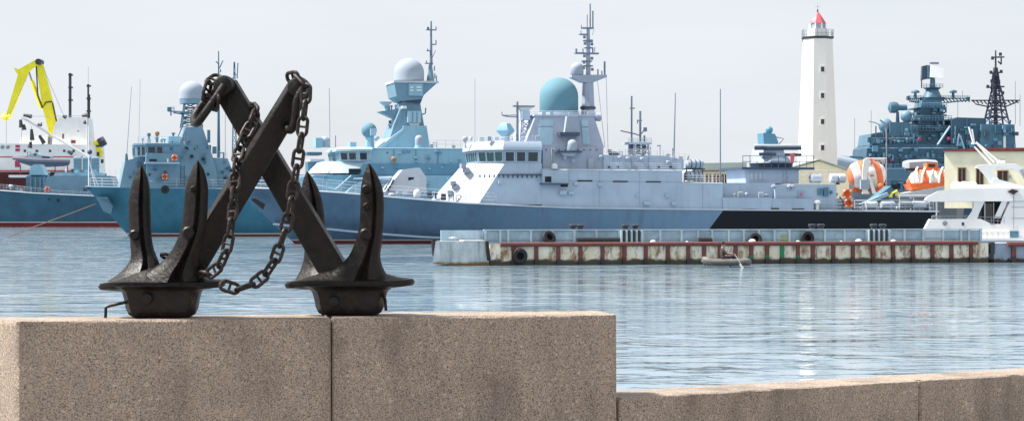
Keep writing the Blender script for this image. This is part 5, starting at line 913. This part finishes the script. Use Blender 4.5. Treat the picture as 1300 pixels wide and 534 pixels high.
rg = [(r_ * 19 * k, h_ * 24.5 * k) for r_, h_ in ((.12, -1), (.45, -.93), (.72, -.78), (.9, -.5), (1, -.15), (1, .2), (.88, .55), (.66, .82), (.4, .95), (.1, 1))]
B1.put('canopy', MB().lathe((0, 0, cz), rg, 24, 'x'), 'lifeboat_stripe'); B1.put('hatch', MB().lathe((.0, -.9, cz + 1.35), [(.5, -.2), (.5, .35), (.4, .45)], 14), 'orange_paint'); B1.put('grab_line', MB().lathe((0, 0, cz - .1), [(19.5 * k, -.05), (19.7 * k, 0), (19.5 * k, .05)], 24), 'dark_metal')
B1.ball('buoy_float', 1118, 236, 4.2, -2.6, 'orange_paint'); B1.put('keel', MB().box(-1.6, 1.6, -.12, .12, z7, cz - 1.4), 'orange_paint')
B2 = Fr('enclosed_lifeboat', 'orange and white lifeboat with cockpit hood beside the yellow house', 'lifeboat', 1178, 224.5, 2); k = B2.m(1178); rg = []
for px, yt_, yb_, b in ((1151, 229, 233, .1), (1157, 220, 240, .9), (1165, 215, 244, 1.4), (1185, 214, 243, 1.55), (1205, 215, 241, 1.5), (1222, 220, 238, 1.2), (1228, 226, 234, .3)):
    m = B2.at(px, (yt_ + yb_) / 2, 0); h = (yb_ - yt_) / 2 * k; rg.append([Vector((m.x, b * math.cos(2 * math.pi * i / 18), m.z + h * math.sin(2 * math.pi * i / 18))) for i in range(18)])
B2.put('canopy', MB().loft(rg), 'lifeboat_stripe_small'); B2.ex('hull_band', [(1158, 241), (1155, 233), (1226, 231), (1222, 239)], -1.62, 'orange_paint', 1.62); B2.ex('cockpit_hood', [(1176, 216), (1177, 207), (1189, 206.5), (1192, 216)], -.8, 'orange_paint', .8); B2.box('hood_window', 1179, 208.5, 1187, 212, -.86, .1, 'dark_glass'); B2.ex('skid', [(1160, 247), (1158, 240), (1224, 236), (1224, 239)], -.6, 'orange_paint', .6)
for px in (1163, 1173, 1184, 1195): B2.put('roof_rib', MB().tube([B2.at(px - 3, 232, -1.75), B2.at(px - 2, 222, -1.6), B2.at(px + 1, 214, -.6), B2.at(px + 2, 212.5, .3)], .12, 7), 'white_paint')
WB = Fr('workboat_cabin', 'white covered boat behind the orange cockpit hood', 'boat', 1165, 229.6, 2, 1.3); rg = []
for px, yt_, yb_, b in ((1146, 208, 212, .2), (1152, 206, 216, 1), (1175, 205, 217, 1.2), (1188, 206, 216, 1.1)):
    t_, q_ = WB.at(px, yt_), WB.at(px, yb_); rg.append([Vector((t_.x, -b, t_.z)), Vector((t_.x, -b, q_.z)), Vector((t_.x, b, q_.z)), Vector((t_.x, b, t_.z)), Vector((t_.x, 0, t_.z + .25))])
WB.put('boat_hull', MB().loft(rg), 'white_dome'); WB.box('dark_band', 1150, 213.5, 1188, 216.5, -1.25, .1, 'brown_glass'); WB.put('stand', MB().box(.2 - 1, 1.2, -.6, .6, 0, WB.at(1165, 217, 0).z), 'deck_grey')

# ------------------------------------------------------------------ lighthouse, store house, yellow house
t = NT('lighthouse_white'); t.fin(t.mix(t.ramp(t.noise(.6, 4, .6, stretch=(1, 1, .2)), .4, .7, 0, .35), (.82, .81, .79), (.68, .66, .63)), .6)
LH = Fr('lighthouse', 'tall white lighthouse with a red roofed lantern', 'lighthouse', 1038, 268, 0, 1.3); k = LH.m(1038)
def oct_(r, z): return [(r * math.cos(R(22.5 + 45 * i)), r * math.sin(R(22.5 + 45 * i)), z) for i in range(8)]
zz = lambda py: LH.at(1038, py, 0).z
LH.put('tower', MB().loft([oct_(26.5 * k, 0), oct_(25.5 * k, zz(200)), oct_(19.3 * k, zz(48.6))]), 'lighthouse_white'); LH.put('gallery', MB().loft([oct_(19.2 * k, zz(50.5)), oct_(21 * k, zz(49)), oct_(21 * k, zz(47.3))]), 'dark_metal'); LH.put('lantern_base', MB().loft([oct_(13.5 * k, zz(47.4)), oct_(13 * k, zz(37.2))]), 'white_paint')
for i in range(8):
    a = R(22.5 + 45 * i); r = 10.2 * k; LH.put('mullion', MB().tube([(r * math.cos(a), r * math.sin(a), zz(37.3)), (r * math.cos(a), r * math.sin(a), zz(30))], .10, 5), 'white_paint')
    b_ = R(22.5 + 45 * (i + 1)); LH.put('lantern_pane', MB().loft([[(r * .97 * math.cos(x), r * .97 * math.sin(x), z) for x, z in ((a, zz(37.3)), (b_, zz(37.3)), (b_, zz(30)), (a, zz(30)))], [(r * .95 * math.cos(x), r * .95 * math.sin(x), z) for x, z in ((a, zz(37.3)), (b_, zz(37.3)), (b_, zz(30)), (a, zz(30)))]]), 'lantern_glass' if 'lantern_glass' in MATS else 'white_dome')
LH.put('lamp', MB().lathe((0, 0, 0), [(.2, zz(37)), (.35, zz(34)), (.2, zz(31))], 10), 'lamp_grey'); LH.put('roof', MB().loft([oct_(10.8 * k, zz(30.2)), oct_(10.4 * k, zz(29)), oct_(3.2 * k, zz(18)), oct_(.8 * k, zz(15.4))]), 'pink_red'); LH.put('finial', MB().tube([(0, 0, zz(15.5)), (0, 0, zz(12.5))], .10, 6), 'dark_metal'); LH.put('vane', MB().tube([(-.35, 0, zz(8.5)), (.35, 0, zz(8.5))], .02, 4).tube([(0, 0, zz(12.5)), (0, 0, zz(4))], .02, 4), 'lamp_grey')
b = MB()
for i in range(8):
    p = Vector(oct_(20.5 * k, zz(47.3))[i]); q = Vector(oct_(20.5 * k, zz(47.3))[(i + 1) % 8]); h = Vector((0, 0, zz(38.5) - zz(47.3)))
    for u in (0, .33, .66): b.tube([p.lerp(q, u), p.lerp(q, u) + h], .03, 4)
    for v in (.5, 1): b.tube([p + h * v, q + h * v], .025, 4)
LH.put('gallery_rail', b, 'lamp_grey')
for py in (88, 121.5, 154.5, 187.5):
    rr = (19.3 + (25.5 - 19.3) * (py - 48.6) / 151.4) * k * math.cos(R(22.5)); p = LH.at(1044.2, py, -rr * .985); w_ = LH.put('window', MB().box(p.x - .22, p.x + .22, -rr - .02, -rr + .3, p.z - .32, p.z + .32), 'dark_glass'); LH.put('window_frame', MB().box(p.x - .34, p.x - .22, -rr - .10, -rr + .3, p.z - .44, p.z + .44).box(p.x + .22, p.x + .34, -rr - .10, -rr + .3, p.z - .44, p.z + .44).box(p.x - .215, p.x + .215, -rr - .10, -rr + .3, p.z + .325, p.z + .44).box(p.x - .215, p.x + .215, -rr - .12, -rr + .3, p.z - .46, p.z - .325), 'white_paint', w_)
LH.put('pipe', MB().tube([(-19.4 * k, -3 * k, zz(54)), (-18.9 * k, -3 * k, zz(49))], .05, 5), 'dark_metal')
paint('cream_wall', (.86, .81, .60), .7, .06); paint('yellow_wall', (.92, .85, .62), .7, .08, .5, .25)
SH = Fr('store_building', 'long low cream store with pale roof beyond the grey corvette', 'building', 893, 242, 3, 1.3)
SH.ex('wall', [(880, 262), (880, 217.5), (946, 217.5), (946, 262)], 0, 'cream_wall', 8); SH.ex('roof', [(876, 218), (889, 207), (948, 206), (948, 217)], -.3, 'roof_green', 8.3)
a = [SH.at(x, y, -.45) for x, y in ((877, 218), (948, 217), (948, 216), (877, 216.8))]; SH.put('eaves', MB().loft([a, [p + Vector((0, .4, 0)) for p in a]]), 'brown_red')
for px in (886, 896, 906, 916, 924, 932, 940): w_ = SH.box('window', px, 221, px + 7, 236, -.05, .15, 'brown_glass'); SH.box('mullion', px + 3, 221, px + 4, 236, -.09, .1, 'cream_wall', w_); SH.box('transom', px, 226, px + 7, 227, -.10, .1, 'pink_red', w_)
S2 = Fr('store_building', 'cream gabled store at the foot of the lighthouse', 'building', 1040, 250, 3, 1.3); S2.ex('wall', [(1003, 262), (1003, 214), (1040, 204.5), (1078, 217), (1078, 262)], 0, 'cream_wall', 9); S2.ex('roof_edge', [(1000, 214.5), (1040, 203.5), (1080, 217), (1080, 215), (1040, 201.7), (1000, 212.7)], -.25, 'roof_green', 9.2); S2.box('window', 1060, 222, 1066, 234, -.05, .1, 'brown_glass')
HB = Fr('yellow_house', 'pale yellow house with brown cornice behind the white yacht', 'house', 1199, 209, -15, 1.3)
HB.ex('wall', [(1199, 264), (1199, 192.3), (1420, 192.3), (1420, 264)], 0, 'yellow_wall', 8); HB.ex('cornice', [(1197, 192.2), (1197, 190.6), (1422, 190.6), (1422, 192.2)], -.25, 'brown_red', 8.3); HB.ex('roof', [(1199, 190.5), (1240, 187.5), (1380, 187.5), (1420, 190.5)], 0, 'brown_red', 8)
for x0, x1 in ((1217, 1225.5), (1240, 1248), (1267, 1279), (1318, 1327), (1350, 1359)):
    p, q = HB.at(x0, 240 if x0 < 1230 else 240, 0), HB.at(x1, 213.5, 0); 
    if x0 == 1267: p = HB.at(x0, 233, 0); q = HB.at(x1, 217, 0)
    w_ = HB.put('window', MB().box(p.x, q.x, -.02, .2, p.z, q.z), 'brown_glass'); HB.put('window_frame', MB().box(p.x - .1, p.x, -.08, .2, p.z, q.z).box(q.x, q.x + .1, -.08, .2, p.z, q.z).box(p.x - .1, q.x + .1, -.08, .2, q.z, q.z + .1).box((p.x + q.x) / 2 - .04, (p.x + q.x) / 2 + .04, -.06, .2, p.z, q.z), 'wood', w_); HB.put('window_sill', MB().box(p.x - .15, q.x + .15, -.2, .1, p.z - .12, p.z), 'pale_paint', w_)
HB.box('wall_lamp', 1281, 222, 1283, 226, -.3, .3, 'lamp_grey')

# ------------------------------------------------------------------ white motor yacht behind the pontoon
YT = Fr('motor_yacht', 'white motor yacht with flybridge arch moored behind the pontoon', 'yacht', 1172, 119.5, -10)
glass('yacht_glass', (.02, .022, .025)); t = NT('gelcoat'); t.fin(t.mix(t.ramp(t.noise(1.2, 3), .3, .7), (.78, .78, .78), (.84, .84, .83)), .22)
Gc = 'gelcoat'; Wd = 4.6
YT.ex('hull', [(1171, 308), (1172, 293), (1174, 291), (1420, 291), (1420, 330), (1174, 330)], 0, Gc, Wd); YT.ex('stern_bulwark', [(1174, 291), (1181, 278), (1245, 277.5), (1259, 284), (1290, 284.5), (1290, 291)], .02, Gc, .25); YT.ex('stern_bulwark', [(1174, 291), (1181, 278), (1245, 277.5), (1290, 291)], Wd - .25, Gc, Wd); YT.ex('transom', [(1174, 291), (1181, 278), (1184, 278), (1178, 291)], .25, Gc, Wd - .25)
YT.ex('saloon', [(1268, 291), (1273, 275), (1282, 256), (1420, 256), (1420, 291)], .05, Gc, Wd - .05); YT.ex('saloon_core', [(1246, 291), (1246, 255), (1272, 255), (1272, 291)], .9, 'dark_interior', Wd - .9)
YT.ex('side_pillar', [(1226, 279), (1234, 268), (1239, 254), (1251, 254), (1244, 268), (1240, 279)], .03, Gc, .3); YT.ex('side_pillar', [(1226, 279), (1234, 268), (1239, 254), (1251, 254), (1244, 268), (1240, 279)], Wd - .3, Gc, Wd - .03); YT.ex('side_pillar', [(1262, 277), (1272, 255), (1279, 255), (1270, 277)], .1, Gc, .5)
YT.ex('saloon_door', [(1251, 290), (1251, 258), (1260, 258), (1260, 290)], .86, 'yacht_glass', .9); YT.box('door_frame', 1249.5, 257, 1251, 290, .82, .1, Gc); YT.box('door_frame', 1261, 257, 1262, 290, .82, .1, Gc)
YT.ex('flybridge', [(1175, 254), (1177, 250), (1192, 242), (1218, 239), (1420, 238), (1420, 255), (1184, 255.5)], -.1, Gc, Wd + .1); YT.ex('flybridge_coaming', [(1214, 239.5), (1220, 234), (1258, 236), (1262, 226), (1300, 236), (1420, 236), (1420, 240)], .1, Gc, .3); YT.ex('flybridge_coaming', [(1214, 239.5), (1220, 234), (1420, 236), (1420, 240)], Wd - .3, Gc, Wd - .1)
YT.ex('radar_arch', [(1240, 211), (1243, 209.5), (1290, 208), (1300, 214), (1300, 226), (1294, 219), (1284, 214), (1266, 213), (1258, 216), (1272, 232), (1278, 240), (1266, 240)], .15, Gc, .55); YT.ex('radar_arch', [(1240, 211), (1243, 209.5), (1290, 208), (1300, 214), (1284, 214), (1266, 213), (1258, 216), (1278, 240), (1266, 240)], Wd - .55, Gc, Wd - .15); YT.ex('arch_top', [(1240, 211.2), (1243, 209), (1290, 207.5), (1290, 213), (1256, 214)], .56, Gc, Wd - .56)
YT.ex('arch_leg', [(1294, 216), (1300, 214), (1316, 236), (1306, 238)], .15, Gc, .55)
YT.tubes('antenna_frame', [[(1233, 182), (1240, 182), (1262, 206)], [(1239, 180), (1270, 207)], [(1237, 186), (1258, 209)], [(1234, 164), (1237, 183)], [(1230, 161), (1236, 183)]], .05, 'white_paint', 1.5); YT.box('searchlight', 1266, 203, 1276, 207, 1.2, .6, Gc); YT.box('lamp', 1270, 202, 1276, 203.5, 1.25, .4, 'dark_metal')
for px, y1 in ((1189, 291), (1235, 278)): YT.tube('awning_pole', [(px, 253), (px, y1)], .05, 'white_paint', .3)
YT.rail('stern_rail', [(1183, 277.8), (1242, 277.3)], 4, .12, 'lamp_grey', 5, 2, .025); YT.rail('side_rail', [(1242, 284), (1275, 284.5)], 9, .06, 'lamp_grey', 7, 2, .02); YT.rail('swim_rail', [(1246, 302), (1281, 302)], 8.5, -.35, 'white_paint', 6.5, 2, .05); YT.box('swim_platform', 1244, 302, 1300, 305, -.5, .5, Gc)
for px in (1214, 1224, 1234): YT.dome('flybridge_seat', px, 230, 239, 7, 1.6, Gc, n=14, sq=.7)
YT.put('crest', MB().lathe(YT.at(1199.5, 283, .0), [(.14, .03), (.14, -.02), (.08, -.03)], 12, 'y'), 'lamp_grey'); YT.box('name_plate', 1257, 283, 1263, 285, .0, .05, 'lamp_grey'); YT.box('vent', 1221, 282, 1224, 286, .0, .05, 'dark_metal'); YT.box('hull_locker', 1282, 293, 1293, 301, -.12, .2, 'blue_mid'); YT.ex('sail_cover', [(1279, 243), (1285, 240), (1293, 242), (1287, 247)], -.2, 'brown_glass', .1); YT.tube('stay', [(1287, 240), (1287, 291)], .012, 'dark_metal', -.15); YT.tubes('hull_line', [[(1284, 263), (1420, 263)], [(1284, 277), (1420, 277)]], .015, 'lamp_grey', .04)
bpy.context.view_layer.update()
